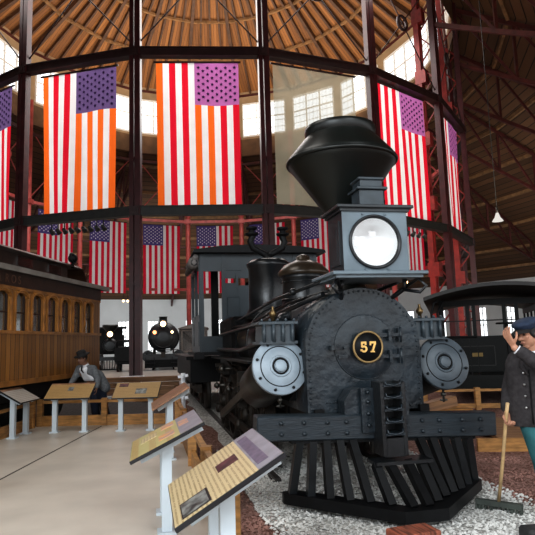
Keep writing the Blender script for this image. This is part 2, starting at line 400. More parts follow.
# outer wall with real openings, polygon sides at R_OUT
wall = MB(); nwin = 0
def side_frame(k):
    a, b = ring(k, R_OUT), ring(k+1, R_OUT)
    u = (b-a).normalized(); return a, b, u, Vector((-u.y, u.x, 0))
WIN_W, WIN_Z0, WIN_Z1 = 1.7, .7, 5.7
for k in range(2, 17):
    a, b, u, n_ = side_frame(k); L = (b-a).length
    cs = [L*f for f in (.2, .5, .8)]
    x = 0
    def seg(x0, x1, z0, z1):
        wall.poly([a+u*x0+Vector((0, 0, z0)), a+u*x1+Vector((0, 0, z0)), a+u*x1+Vector((0, 0, z1)), a+u*x0+Vector((0, 0, z1))])
    for c in cs:
        seg(x, c-WIN_W/2, 0, Z_OUT+.4); seg(c-WIN_W/2, c+WIN_W/2, 0, WIN_Z0); seg(c-WIN_W/2, c+WIN_W/2, WIN_Z1, Z_OUT+.4)
        x = c+WIN_W/2
        if k in (4, 5, 9, 10, 11, 3, 6):
            nwin += 1; w = MB()
            P = lambda dx, z: a+u*(c+dx)+Vector((0, 0, z))
            for dx in (-WIN_W/2, -WIN_W/6, WIN_W/6, WIN_W/2): w.beam(P(dx, WIN_Z0), P(dx, WIN_Z1), .10, .12)
            for i in range(7):
                z = WIN_Z0+(WIN_Z1-WIN_Z0)*i/6; w.beam(P(-WIN_W/2, z), P(WIN_W/2, z), .12, .08 if i % 3 else .14)
            wo = w.build('window_%d' % nwin, 'whitewall', kind='structure')
            gl = MB(); gl.poly([P(-WIN_W/2, WIN_Z0), P(WIN_W/2, WIN_Z0), P(WIN_W/2, WIN_Z1), P(-WIN_W/2, WIN_Z1)])
            gl.build('pane', 'skyglass', wo, fixn=False)
    seg(x, L, 0, Z_OUT+.4)
wall.build('wall_outer', 'whitewall', kind='structure', fixn=False)

# annular lower roof (underside boards run round the ring)
an = MB(); uvl = an.bm.loops.layers.uv.new('UVMap')
for k in range(-9, 11):
    ps = [ring(k, RR, Z_IN), ring(k+1, RR, Z_IN), ring(k+1, R_OUT+1.5, Z_OUT-.8), ring(k, R_OUT+1.5, Z_OUT-.8)]
    f = an.bm.faces.new([an.bm.verts.new(p) for p in ps])
    L = (ps[2]-ps[1]).length
    for lp, uv in zip(f.loops, [(0, 0), (6.2, 0), (16, L), (0, L)]): lp[uvl].uv = uv
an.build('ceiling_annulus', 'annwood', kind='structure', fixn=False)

# purlins round the annulus, one timber per bay and row
def annz(r): return Z_IN+(Z_OUT-.8-Z_IN)*(r-RR)/(R_OUT+1.5-RR)
for k in list(range(1, 12)):
    for r in (23.5, 27.5, 31.5, 35.5, 39.5, 43.5, 47.):
        p = MB(); p.beam(ring(k, r, annz(r)-.22), ring(k+1, r, annz(r)-.22), .22, .34)
        p.build('purlin', 'purlin', kind='structure')
# radial trusses from the columns to the outer wall
for k in list(range(2, 13)):
    t = MB()
    def Q(r, z): return ring(k, r, z)
    t.beam(Q(RR, Z_IN-.5), Q(R_OUT, annz(R_OUT)-.5), .22, .28)
    zc = lambda r: annz(r)-4.6+3.6*((r-RR)/(R_OUT-RR))**2
    rs = [RR+(R_OUT-RR)*i/8 for i in range(9)]
    for ra, rb in zip(rs, rs[1:]): t.beam(Q(ra, zc(ra)), Q(rb, zc(rb)), .24, .26)
    for i, r in enumerate(rs[:-1]):
        if i: t.beam(Q(r, zc(r)), Q(r, annz(r)-.5), .18, .18)
        t.beam(Q(rs[i+1], zc(rs[i+1])), Q(r, annz(r)-.5), .16, .16)
    t.build('roof_truss', 'trussred', kind='structure')

# drum wall between annulus and eave, with openings for the clerestory
dw = MB()
for k in range(2, 18):
    a, b = ring(k), ring(k+1); u = (b-a).normalized(); L = (b-a).length
    def seg(x0, x1, z0, z1, mi=0):
        dw.poly([a+u*x0+Vector((0, 0, z0)), a+u*x1+Vector((0, 0, z0)), a+u*x1+Vector((0, 0, z1)), a+u*x0+Vector((0, 0, z1))], mi)
    e = .55
    seg(0, L, Z_IN-1.6, Z_SILL-.35, 1); seg(0, L, Z_SILL-.35, Z_SILL); seg(0, L, Z_HEAD, Z_EAVE+.3); seg(0, e, Z_SILL, Z_HEAD); seg(L-e, L, Z_SILL, Z_HEAD)
    if k <= 14:
        nwin += 1; w = MB()
        P = lambda x, z: a+u*x+Vector((0, 0, z))
        ww = L-2*e
        for i in range(4): w.beam(P(e+ww*i/3, Z_SILL), P(e+ww*i/3, Z_HEAD), .14, .26 if i in (1, 2) else .18)
        for i in range(3):
            x = e+ww*(i+.5)/3; w.beam(P(x, Z_SILL), P(x, Z_HEAD), .03, .03)
            w.beam(P(x-ww/12-.08, Z_SILL), P(x-ww/12-.08, Z_HEAD), .02, .02); w.beam(P(x+ww/12+.08, Z_SILL), P(x+ww/12+.08, Z_HEAD), .02, .02)
        for f_, hh in ((0, .2), (.2, .02), (.4, .02), (.55, .12), (.78, .02), (1, .2)):
            z = Z_SILL+(Z_HEAD-Z_SILL)*f_; w.beam(P(e, z), P(L-e, z), .12, hh)
        wo = w.build('window_%d' % nwin, 'winframe', kind='structure')
        gl = MB(); gl.poly([P(e, Z_SILL), P(L-e, Z_SILL), P(L-e, Z_HEAD), P(e, Z_HEAD)]); gl.build('pane', 'skyglass', wo, fixn=False)
dw.build('wall_drum', ['drumwall', 'drumlow'], kind='structure', fixn=False)

# conical upper roof
cn = MB(); uvl = cn.bm.loops.layers.uv.new('UVMap')
for k in range(N):
    ps = [ring(k, RR+.3, Z_EAVE), ring(k+1, RR+.3, Z_EAVE), ring(k+1, R_CUP, Z_CUP), ring(k, R_CUP, Z_CUP)]
    f = cn.bm.faces.new([cn.bm.verts.new(p) for p in ps])
    mid = (ps[0]+ps[1])/2; u = (ps[1]-ps[0]).normalized(); v = ((ps[2]+ps[3])/2-mid).normalized()
    for lp, p in zip(f.loops, ps): lp[uvl].uv = ((p-mid).dot(u)+7.3*k, (p-mid).dot(v))
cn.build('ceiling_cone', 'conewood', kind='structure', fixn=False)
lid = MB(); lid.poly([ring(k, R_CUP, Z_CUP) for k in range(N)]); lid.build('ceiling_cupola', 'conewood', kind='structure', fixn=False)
def conez(r): return Z_EAVE+(Z_CUP-Z_EAVE)*(RR+.3-r)/(RR+.3-R_CUP)
for k in range(4, 17):
    for j in range(4):
        fA = j/4
        p0 = ring(k, RR+.1, 0).lerp(ring(k+1, RR+.1, 0), fA); p1 = ring(k, R_CUP, 0).lerp(ring(k+1, R_CUP, 0), fA)
        if j in (1, 3): p1 = p0.lerp(p1, .62)
        r_a = 0.03
        pa, pb = p0.copy(), p1.copy()
        pa.z = conez(RR+.3)-.2; pb.z = (conez(R_CUP) if j not in (1, 3) else conez(RR+.3)+(Z_CUP-Z_EAVE)*.61)-.2
        w_, h_ = (.34, .46) if j == 0 else (.20, .30)
        if j == 0: pa.z -= .1; pb.z -= .1
        rf = MB(); rf.beam(pa, pb, w_, h_); rf.build('rafter', 'rafter', kind='structure')
    for fr_, w_ in ((.0, .4), (.24, .26), (.46, .26), (.66, .26)):
        r = RR+.1-(RR-R_CUP)*fr_
        q = MB(); q.beam(ring(k, r, conez(r)-.42), ring(k+1, r, conez(r)-.42), w_, .26)
        q.build('purlin', 'trussred' if fr_ in (.0, .66) else 'purlin', kind='structure')

# columns: twin posts with batten plates, one empty per column
def column(k, mats, gusset=False):
    o = outward(k); tn = Vector((-o.y, o.x, 0)); p = ring(k)
    root = empty('column', p, kind='structure')
    for s_, w_ in ((-1, .20), (1, .27)):
        m = MB(); off = tn*(.145*s_+.0)
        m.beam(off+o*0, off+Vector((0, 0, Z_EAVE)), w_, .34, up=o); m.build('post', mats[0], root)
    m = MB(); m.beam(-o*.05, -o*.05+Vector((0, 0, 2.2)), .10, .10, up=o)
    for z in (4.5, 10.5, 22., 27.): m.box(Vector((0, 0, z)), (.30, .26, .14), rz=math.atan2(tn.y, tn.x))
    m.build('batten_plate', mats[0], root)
    m = MB()
    for z in (Z_LO, Z_UP): m.box(o*.19+Vector((0, 0, z)), (.42, .05, .42), rz=math.atan2(tn.y, tn.x)); m.box(o*.225+Vector((0, 0, z)), (.18, .04, .18), rz=math.atan2(tn.y, tn.x))
    m.build('joint_plate', 'beamdark', root)
    if gusset:      # inner red leg with lacing and gusset plates
        q = -o*1.0
        for s_ in (-1, 1):
            m = MB(); m.beam(q+tn*.17*s_, q+tn*.17*s_+Vector((0, 0, Z_SILL)), .13, .34, up=o); m.build('red_post', mats[1], root)
        m = MB()
        for i in range(12):
            z = 1.+2.05*i
            m.beam(-o*.15+Vector((0, 0, z)), q+Vector((0, 0, z+1.)), .06, .08); m.beam(q+Vector((0, 0, z+1.)), -o*.15+Vector((0, 0, z+2.05)), .06, .08)
        m.build('lacing', mats[1], root)
        for z in (5.6, 9.6, 13.6, 17.6, 21.6):
            m = MB(); m.box(q*.9+Vector((0, 0, z)), (.52, .7, .85), rz=math.atan2(tn.y, tn.x)); m.build('gusset_plate', mats[1], root)
    return root
for k in range(-3, 2): column(k, ('colred_shaded', 'colred'))
for k in range(2, 5): column(k, ('colred_shaded', 'colred'), True)
def pink(k):
    o = outward(k); root = empty('column', ring(k), kind='structure')
    m = MB(); m.cyl((0, 0, 0), (0, 0, Z_SILL), .27, n=10); m.build('post', 'colpink', root)
    m = MB(); m.box((0, 0, .2), (.8, .8, .4)); m.box((0, 0, Z_UP), (.75, .75, .5)); m.build('cap_plate', 'colpink', root)
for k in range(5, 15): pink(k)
# ring beams, one per bay
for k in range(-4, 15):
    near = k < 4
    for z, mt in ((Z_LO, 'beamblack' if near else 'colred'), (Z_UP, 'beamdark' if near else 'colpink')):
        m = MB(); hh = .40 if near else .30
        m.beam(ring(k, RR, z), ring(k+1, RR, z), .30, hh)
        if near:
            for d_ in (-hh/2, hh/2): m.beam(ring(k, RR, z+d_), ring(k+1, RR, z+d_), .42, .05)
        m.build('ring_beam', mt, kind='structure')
# X bracing rods above the upper ring, a turnbuckle ring at the crossing
for k in list(range(-3, 4))+list(range(6, 14)):
    m = MB(); a, b = ring(k, RR, Z_UP+.3), ring(k+1, RR, Z_UP+.3); up = Vector((0, 0, 7.2))
    rad = .035 if k < 4 else .06
    m.cyl(a, b+up, rad, n=6); m.cyl(b, a+up, rad, n=6)
    c = (a+b+up)/2
    m.torus(c, outward(k)+outward(k+1), .42, .09, 16, 6)
    m.build('brace_rod', 'beamdark' if k < 4 else 'colpink', kind='structure')
# inner knee struts of the far bays
for k in range(6, 14):
    m = MB(); a, b = ring(k, RR, 22.8), ring(k+1, RR, 22.8); m.beam(a, b, .2, .3)
    m.beam(ring(k, RR, 12.9), ring(k+1, RR, 12.9), .14, .14); m.beam(ring(k, RR, 10.4), ring(k+1, RR, 10.4), .14, .14)
    m.build('ring_beam', 'trussred', kind='structure')


# ------------------------------------------------------------------ flags hung in the bays of the ring
def star_pts(cx, cz, r):
    return [(cx+(r if i % 2 == 0 else r*.42)*math.sin(i*PI/5), cz+(r if i % 2 == 0 else r*.42)*math.cos(i*PI/5)) for i in range(10)]
def flag(k, W, ztop, H, mats, label, cat='flag', group=None, wave=.15, seed=0, shift=0., name='hanging_flag', tilt=True, stars=True, lean=0.):
    """seen from the ring's centre the canton is at the upper left; mats = red, white, canton, star, [red stripes tinted orange as if backlit]"""
    rnd = random.Random(seed)
    a, b = ring(k), ring(k+1); o = ((a+b)/2-CTR); o.z = 0; o.normalize()
    u = Vector((o.y, -o.x, 0))                    # right, looking outward
    mid = (a+b)/2
    top_l = mid-u*(W/2)+u*shift+o*-.18
    ms = ['fl_red', 'fl_white', 'fl_purple', 'fl_star_backlit', 'fl_red_backlit'] if mats is None else mats['m']
    org = set() if mats is None else mats.get('o', set())
    mb = MB(); nx, nz = 26, 30
    ph1, ph2 = rnd.uniform(0, 6), rnd.uniform(0, 6)
    def pt(x, z):
        f = -z/H
        dy = wave*(.25+.75*f)*math.sin(x/W*11+ph1+f*1.3)+wave*.6*f*math.sin(x/W*5+ph2)
        xx = x*(1-.02*f)+lean*f*W
        return Vector((xx, 0, z))+Vector((0, dy, 0))
    grid = [[mb.bm.verts.new(pt(W*i/nx, -H*j/nz)) for i in range(nx+1)] for j in range(nz+1)]
    cj = int(nz*.32)
    for j in range(nz):
        for i in range(nx):
            s_ = i*13//nx
            f = mb.bm.faces.new([grid[j][i], grid[j+1][i], grid[j+1][i+1], grid[j][i+1]]); f.smooth = True
            if s_ < 7 and j < cj: f.material_index = 2
            elif s_ % 2 == 0:
                key = (s_, 'low' if s_ < 7 else 'full')
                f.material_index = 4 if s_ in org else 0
            else: f.material_index = 1
    if stars:
        cw, ch = W*7/13, H*cj/nz
        for sgn in (-1, 1):
            for r_ in range(9):
                n_ = 6 if r_ % 2 == 0 else 5
                for c_ in range(n_):
                    # rows run down the hung canton
                    cx_ = cw*(r_+.9)/9.8; cz_ = -ch*((c_+.75) if n_ == 6 else (c_+1.25))/6.5
                    pp = [pt(x, z)+Vector((0, sgn*.025, 0)) for x, z in star_pts(cx_, cz_, W*.024)]
                    c0 = mb.bm.verts.new(pt(cx_, cz_)+Vector((0, sgn*.025, 0)))
                    vs = [mb.bm.verts.new(p) for p in pp]
                    for q in range(10):
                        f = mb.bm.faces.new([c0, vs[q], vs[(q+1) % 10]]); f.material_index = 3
    root = empty(name, (top_l.x, top_l.y, ztop), math.atan2(u.y, u.x), label=label, cat=cat, group=group)
    mb.build('cloth', ms, root, fixn=False)
    p = MB(); p.cyl((-.12, 0, .04), (W+.12, 0, .04), .05, n=8); p.build('hanging_pole', 'beamdark', root)
    return root
BIG = ['fl_red', 'fl_white', 'fl_purple', 'fl_star_backlit', 'fl_red_backlit']
PNK = ['fl_red', 'fl_white', 'fl_pink', 'fl_star_backlit', 'fl_red_backlit']
FAR = ['fl_crim', 'fl_white', 'fl_blue', 'fl_star', 'fl_crim']
g1 = 'large flags in the near bays of the ring'; g2 = 'smaller looking flags in the far bays of the ring'
flag(-3, 4.0, 15.45, 7.3, dict(m=BIG), 'large violet-cornered flag cut off by the left edge, near bay', group=g1, seed=1, shift=.1)
flag(-2, 4.15, 15.45, 7.25, dict(m=BIG, o={0, 2, 4, 6, 12}), 'large flag with backlit orange outer stripes and violet star corner above the wooden carriage', group=g1, seed=2, shift=.08)
flag(-1, 4.05, 15.45, 7.3, dict(m=PNK, o={4, 6, 12}), 'large flag with pinkish star corner and one backlit orange edge, left of the smokestack', group=g1, seed=3, shift=.12)
flag(1, 4.2, 15.55, 7.4, dict(m=PNK, o=set()), 'large red striped flag right of the smokestack, seen at an angle', group=g1, seed=4, shift=.35, wave=.08)
flag(2, 4.3, 15.5, 7.4, dict(m=PNK, o=set()), 'narrow-looking large flag on the far right column, nearly edge-on', group=g1, seed=5, wave=.14, shift=.1)
labs = {12: 'far striped flag peeping over the carriage roof, near the left column', 11: 'far flag hanging behind the row of spotlights over the carriage end',
        13: 'far flag cut off by the left edge above the carriage roof', 10: 'far flag just right of the maroon column, above the goods engine with three lamps',
        9: 'far flag partly hidden by the cab roof of the black engine', 8: 'far flag behind the forked whistle stand of the black engine',
        7: 'far flag beside the lamp chimney, behind the smokestack', 6: 'far flag behind the headlight box', 5: 'far striped flag showing right of the headlight box'}
for k in (13, 12, 11, 10, 9, 8, 7, 6, 5):
    flag(k, 4.25, 15.35, 7.9, dict(m=FAR), labs[k], group=g2, seed=20+k, wave=.06, name='hanging_flag')

# translucent grey banner in the bay behind the stack
def banner():
    m, nt, out = nodes_of('translucent_banner')
    d = nt.nodes.new('ShaderNodeBsdfDiffuse'); t = nt.nodes.new('ShaderNodeBsdfTransparent'); tr = nt.nodes.new('ShaderNodeBsdfTranslucent')
    tc = nt.nodes.new('ShaderNodeTexCoord'); n = nt.nodes.new('ShaderNodeTexNoise'); n.inputs['Scale'].default_value = .5; n.inputs['Detail'].default_value = 2
    nt.links.new(tc.outputs['Object'], n.inputs['Vector'])
    r = nt.nodes.new('ShaderNodeValToRGB'); r.color_ramp.elements[0].position = .25; r.color_ramp.elements[0].color = (.27, .255, .19, 1); r.color_ramp.elements[1].position = .6; r.color_ramp.elements[1].color = (.40, .385, .30, 1)
    nt.links.new(n.outputs[0], r.inputs[0]); nt.links.new(r.outputs[0], d.inputs[0]); nt.links.new(r.outputs[0], tr.inputs[0])
    a = nt.nodes.new('ShaderNodeMixShader'); a.inputs[0].default_value = .5; nt.links.new(d.outputs[0], a.inputs[1]); nt.links.new(tr.outputs[0], a.inputs[2])
    b = nt.nodes.new('ShaderNodeMixShader'); b.inputs[0].default_value = .32; nt.links.new(a.outputs[0], b.inputs[1]); nt.links.new(t.outputs[0], b.inputs[2]); nt.links.new(b.outputs[0], out.inputs[0])
    M['banner'] = m
    a_, b_ = ring(0), ring(1); o = ((a_+b_)/2-CTR); o.z = 0; o.normalize(); u = Vector((o.y, -o.x, 0)); W, H = 4.7, 7.2
    mid = (a_+b_)/2; root = empty('hanging_banner', (mid-u*(W/2)-o*.2+u*.18), math.atan2(u.y, u.x), label='translucent grey-beige banner hanging behind the smokestack', cat='banner')
    root.location.z = 15.5
    mb = MB(); nx = 14
    for j in range(10):
        for i in range(nx):
            q = [(W*i/nx, -H*j/10), (W*i/nx, -H*(j+1)/10), (W*(i+1)/nx, -H*(j+1)/10), (W*(i+1)/nx, -H*j/10)]
            mb.poly([(x, .05*math.sin(x*2.2)*(-z/H), z) for x, z in q])
    bmesh.ops.remove_doubles(mb.bm, verts=mb.bm.verts[:], dist=.001)
    mb.build('cloth', 'banner', root, fixn=False)
    p = MB(); p.cyl((-.1, 0, .04), (W+.1, 0, .04), .05, n=8); p.build('hanging_pole', 'beamdark', root)
banner()

# spotlights under the lower ring beam
def spot(p, nrm, label, group):
    r_ = empty('spotlight', p, math.atan2(nrm.y, nrm.x), label=label, cat='spotlight', group=group)
    m = MB(); m.cyl((0, 0, .0), (0, 0, -.25), .03, n=6); m.build('bracket', 'beamblack', r_)
    m = MB(); m.lathe([(.0, -.13), (.08, -.12), (.10, 0), (.13, .15), (.11, .15), (.08, .05), (0, .03)], (0, 0, -.36), (.75, 0, -.65), 14); m.build('lamp_housing', 'beamblack', r_)
a, b = ring(-2, RR, Z_LO-.27), ring(-1, RR, Z_LO-.27)
o = outward(-2)
gsp = 'black spotlights under the ring beam above the carriage'
for i in range(9):
    f = .285+.056*i
    spot(a.lerp(b, f), -o, 'small black spotlight under the ring beam above the carriage end', gsp)
a, b = ring(1, RR, Z_LO-.27), ring(2, RR, Z_LO-.27)
for i in range(4):
    spot(a.lerp(b, .38+.085*i), -outward(1), 'small black spotlight under the ring beam right of the headlight', 'black spotlights right of the headlight')
# warm lamps beneath the flags right of the headlight and far left
def globe(p, label, r=.16, up=.8, mt='bulb', group=None):
    r_ = empty('globe_lamp', p, label=label, cat='lamp', group=group)
    m = MB(); m.ball((0, 0, 0), r); m.build('bulb', mt, r_)
    m = MB(); m.cyl((0, 0, r*.8), (0, 0, up), .03, n=6); m.lathe([(.0, 0), (r*.7, 0), (r*.4, .15), (0, .15)], (0, 0, r*.8)); m.build('stem', 'beamblack', r_)
p = ring(5, RR, Z_LO-.9)-outward(5)*.6; globe(ring(5).lerp(ring(6), .70)+Vector((0, 0, Z_LO-.95)), 'small warm lit lamp under the far beam, right of the headlight shelf', .2)
for i, f in enumerate((.02, .10, .18)):
    globe(ring(12).lerp(ring(11), .78+f)+Vector((0, 0, Z_LO-1.3)), 'small warm lamp in a row under the far beam, left of the maroon column',   .13, 1.2, group='row of small warm lamps under the far beam')
# pendant lamp under the right hand roof
pl = (10.95, 26., 6.95)
r_ = empty('pendant_lamp', pl, label='white bell-shaped pendant lamp hanging under the dark right-hand roof', cat='lamp')
m = MB(); m.lathe([(.05, .42), (.09, .30), (.13, .18), (.22, .06), (.25, 0), (.22, .01), (.11, .16), (.0, .25)], (0, 0, -.1), n=20, cap=False); m.build('lamp_shade', 'whitelamp', r_)
rr_ = (Vector(pl)-CTR); rr_.z = 0
m = MB(); m.cyl((0, 0, .3), (0, 0, annz(rr_.length)-pl[2]-.05), .018, n=6); m.build('cord', 'beamblack', r_)
m = MB(); m.cyl((0, 0, .28), (0, 0, .55), .06, n=10); m.build('socket', 'steel', r_)

# ------------------------------------------------------------------ wooden passenger carriage, left
def carriage():
    A = Vector((-4.22, 14.7, 0)); d = Vector((.125, .992, 0)).normalized()
    root = empty('passenger_carriage', A, math.atan2(d.y, d.x)-PI/2, label='varnished yellow-brown wooden passenger carriage with arched windows and grey roof', cat='railway carriage')
    # local: y away from the camera along the side, x to the right; side face at x = 0, body to x = -2.9
    LEN, WD = 12.5, 2.9; Z0, ZS, ZT, ZL, ZE = .95, 1.97, 2.70, 2.80, 3.08
    wins = [-.68-.605*i for i in range(17)]; wins = [w for w in wins if w > -LEN+.6]
    hw = .195; AH = .10
    for x in (0, -WD):
        m = MB()
        m.box((x, -LEN/2, (Z0+ZS-.04)/2), (.06, LEN, ZS-.04-Z0))
        edges = [0]+[e for w in wins for e in (w+hw, w-hw)]+[-LEN]
        for i in range(0, len(edges), 2):
            y0, y1 = edges[i], edges[i+1]; m.box((x, (y0+y1)/2, (ZS+ZL)/2), (.06, y0-y1, ZL-ZS))
        m.build('side_wall', 'carwood', root)
        fr = MB()
        sgn = 1 if x == 0 else -1
        fr.box((x+sgn*.035, -LEN/2, ZS-.03), (.07, LEN, .06)); fr.box((x+sgn*.03, -LEN/2, Z0+.05), (.05, LEN, .10))
        for w in wins:     # arched head over each opening
            arc = [(x+sgn*.045, w+hw*math.cos(t), ZT-AH+AH*math.sin(t)) for t in [PI*i/8 for i in range(9)]]
            pts = arc+[(x+sgn*.045, w-hw, ZL), (x+sgn*.045, w+hw, ZL)]
            fr.prism(pts, (-sgn*.06, 0, 0))
            for s_ in (-1, 1): fr.box((x+sgn*.04, w+s_*(hw+.045), (ZS+ZT)/2), (.045, .05, ZT-ZS))
            fr.path([(x+sgn*.05, w+(hw+.04)*math.cos(t), ZT-AH+(AH+.04)*math.sin(t)) for t in [PI*i/8 for i in range(9)]], .022, 6)
        fr.box((x+sgn*.03, -LEN/2, ZL-.03), (.05, LEN, .05))
        fr.build('window_surround', 'carframe', root)
        if x == 0:
            for w in wins[:14]:
                p = MB(); p.box((x-.03, w, (ZS+ZT)/2), (.012, 2*hw, ZT-ZS)); po = p.build('window', 'carglass', root)
                q = MB(); q.box((x-.02, w, (ZS+ZT)/2-.02), (.03, 2*hw, .025)); 
                for s_ in (-1, 1): q.box((x-.02, w+s_*(hw-.015), (ZS+ZT)/2), (.03, .03, ZT-ZS))
                q.build('sash', 'letterboard', po)
        lb = MB(); lb.box((x+sgn*.01, -LEN/2, (ZL+ZE)/2), (.09, LEN, ZE-ZL)); lb.build('letterboard', 'letterboard', root)
    # faded lettering
    cu = bpy.data.curves.new('lettering', 'FONT'); cu.body = 'A  R O S'; cu.size = .22; cu.extrude = .004
    t = bpy.data.objects.new('tmp', cu); COL.objects.link(t)
    me = bpy.data.meshes.new_from_object(t.evaluated_get(bpy.context.evaluated_depsgraph_get())); bpy.data.objects.remove(t)
    me.name = 'lettering'; me.materials.clear(); t = mesh_obj('lettering', me, 'letter', root)
    t.rotation_euler = (R(90), 0, R(90)); t.location = (.062, -4.6, ZL+.055)
    m = MB()
    for y in (0, -LEN): m.box((-WD/2, y, (Z0+ZE)/2), (WD, .08, ZE-Z0))
    m.build('end_wall', 'carwood', root)
    fl = MB(); fl.box((-WD/2, -LEN/2, Z0+.03), (WD-.1, LEN-.1, .06)); fl.build('floor_frame', 'underframe', root)
    # lower roof curve, clerestory, upper roof
    ro = MB()
    prof = [(.16, ZE-.02), (.12, ZE+.07), (-.25, ZE+.19), (-.72, ZE+.27)]
    pl_ = prof+[(-.72, ZE+.20), (-.25, ZE+.12), (.05, ZE-.02)]
    for sgn in (0, 1):
        pp = [((x if not sgn else -WD-x), .25, z) for x, z in pl_]
        ro.prism(pp, (0, -LEN-.5, 0), 0, True)
    ro.build('lower_roof', 'carroof', root)
    e_ = MB(); e_.beam((.15, .28, ZE+.03), (.15, -LEN-.3, ZE+.03), .05, .10); e_.build('roof_edge', 'caredge', root)
    c_ = MB(); c_.box((-.74, -LEN/2-.15, ZE+.42), (.05, LEN-.3, .36)); c_.box((-WD+.74, -LEN/2-.15, ZE+.42), (.05, LEN-.3, .36))
    for i in range(9): c_.box((-.705, -1.-1.35*i, ZE+.43), (.04, .6, .2), mi=1)
    c_.build('clerestory', ['letterboard', 'carglass'], root)
    ur = MB()
    up = [(-.50, ZE+.58), (-.62, ZE+.66), (-WD/2, ZE+.80), (-WD+.62, ZE+.66), (-WD+.50, ZE+.58)]
    ur.prism([(x, .12, z) for x, z in up], (0, -LEN-.2, 0), 0, True)
    # bullnose at the end
    for i in range(5):
        t0, t1 = i/5, (i+1)/5
        y0, y1 = .12+.55*math.sin(t0*PI/2), .12+.55*math.sin(t1*PI/2); dz0, dz1 = .55*(1-math.cos(t0*PI/2)), .55*(1-math.cos(t1*PI/2))
        ur.poly([(up[1][0], y0, up[1][1]-dz0), (up[2][0], y0, up[2][1]-dz0), (up[2][0], y1, up[2][1]-dz1), (up[1][0], y1, up[1][1]-dz1)])
        ur.poly([(up[2][0], y0, up[2][1]-dz0), (up[3][0], y0, up[3][1]-dz0), (up[3][0], y1, up[3][1]-dz1), (up[2][0], y1, up[2][1]-dz1)])
    ur.build('upper_roof', 'letterboard', root)
    v = MB(); v.cyl((-.55, -.35, ZE+.55), (-.55, -.35, ZE+.75), .04); v.ball((-.55, -.35, ZE+.80), .12); v.torus((-.55, -.35, ZE+.80), (1, 0, .2), .13, .03, 16, 6); v.build('roof_vent', 'black_flat', root)
    un = MB(); un.box((-WD/2, -LEN/2, .78), (WD-.3, LEN-.4, .3))
    for x in (-.25, -WD+.25): un.beam((x, -1, .55), (x, -LEN+1, .55), .08, .10)
    un.build('underframe', 'underframe', root)
    for yb in (-2.2, -10.2):
        b_ = MB(); b_.box((-.55, yb, .55), (.12, 2.4, .22)); b_.box((-WD+.55, yb, .55), (.12, 2.4, .22)); b_.box((-WD/2, yb, .6), (WD-1.1, .4, .2)); bo = b_.build('truck', 'underframe', root)
        for dy in (-.8, .8):
            w = MB()
            w.lathe([(0, -1.05), (.36, -1.05), (.42, -1.02), (.42, -.94), (.45, -.92), (.45, -.88), (0, -.88)], (-WD/2, yb+dy, .47), (1, 0, 0), 24)
            w.lathe([(0, 1.05), (.36, 1.05), (.42, 1.02), (.42, .94), (.45, .92), (.45, .88), (0, .88)], (-WD/2, yb+dy, .47), (1, 0, 0), 24)
            w.cyl((-WD/2-.95, yb+dy, .47), (-WD/2+.95, yb+dy, .47), .06)
            w.build('wheelset', 'underframe', bo)
    return root
carriage()

# ------------------------------------------------------------------ reader rails (information panels on twin posts)
def reader(loc, rz, L, label, prints, wdt=.62, z_lo=.70, tilt=32, posts=(-.3, .3), edge='signedge', two_rows=False):
    """local x runs along the panel; panel low edge toward -y, high edge toward +y"""
    root = empty('information_panel', loc, rz, label=label, cat='information panel', group='information panels along the walkway')
    t = R(tilt); zc = z_lo+wdt/2*math.sin(t)
    fr = Matrix.Translation((0, 0, zc)) @ Matrix.Rotation(t, 4, 'X')
    m = MB(); m.box((0, 0, -.014), (L, wdt, .028), mx=fr, bev=.004); m.build('panel_board', edge, root)
    for nm, x0, x1, y0, y1, mt, lift in prints:
        q = MB(); q.box(((x0+x1)/2*L, (y0+y1)/2*wdt, lift/2+.0005), (abs(x1-x0)*L, abs(y1-y0)*wdt, lift))
        o_ = q.build(nm, mt, root); o_.matrix_local = fr
    for x in posts:
        p = MB(); zt = zc-.05
        p.beam((x, 0, 0), (x, 0, zt), .085, .085, up=(0, 1, 0)); p.box((x, 0, .012), (.16, .16, .024)); p.build('post', 'signpost', root)
    for x in posts:
        b = MB(); b.box((x, .02, -.057), (.07, wdt*.86, .058), mx=fr); b.build('panel_bracket', 'signpost', root)
    return root
FZ = .05
# the three panels on the right of the walkway: panel length along the track, high edge toward the engine
along = R(11.5)+PI/2     # local x along the track away from the camera -> local y points left; use the opposite so +y is right
rz_r = along+PI
def pr(x0, x1, y0, y1, mt, nm, lift=.002): return (nm, x0, x1, y0, y1, mt, lift)
# with rz_r local +x runs toward the camera, +y toward the engine
reader((-.30, 3.68, FZ), rz_r, .98, 'largest and nearest slanted cream panel with ruled text, grey photo and violet band', [
    pr(-.49, .49, -.49, .49, 'pr_cream', 'text_print'), pr(-.49, .49, .26, .49, 'pr_lilac', 'lilac_band', .003), pr(-.40, .40, .28, .385, 'pr_violet', 'title_strip', .004),
    pr(-.14, .04, -.02, .19, 'pr_dark', 'dark_photo', .004), pr(.16, .45, -.42, -.16, 'signedge', 'photo_border', .003), pr(.18, .43, -.41, -.18, 'pr_photo', 'grey_photo', .0045)], wdt=.70, z_lo=.60, tilt=30)
reader((-.92, 5.33, FZ), rz_r, 1.0, 'second panel from the front, slanted with yellow map and orange pictures', [
    pr(-.49, .49, -.49, .49, 'pr_yellow', 'map_print'), pr(-.49, .49, .18, .49, 'pr_lilac', 'violet_band', .003), pr(-.2, .1, .2, .34, 'pr_orange', 'orange_picture', .004),
    pr(-.45, -.2, -.05, .14, 'pr_orange', 'picture', .004), pr(.05, .3, -.1, .12, 'pr_orange', 'picture', .004), pr(-.3, -.05, -.35, -.12, 'pr_cream', 'text_block', .004)], wdt=.67, z_lo=.63, tilt=25)
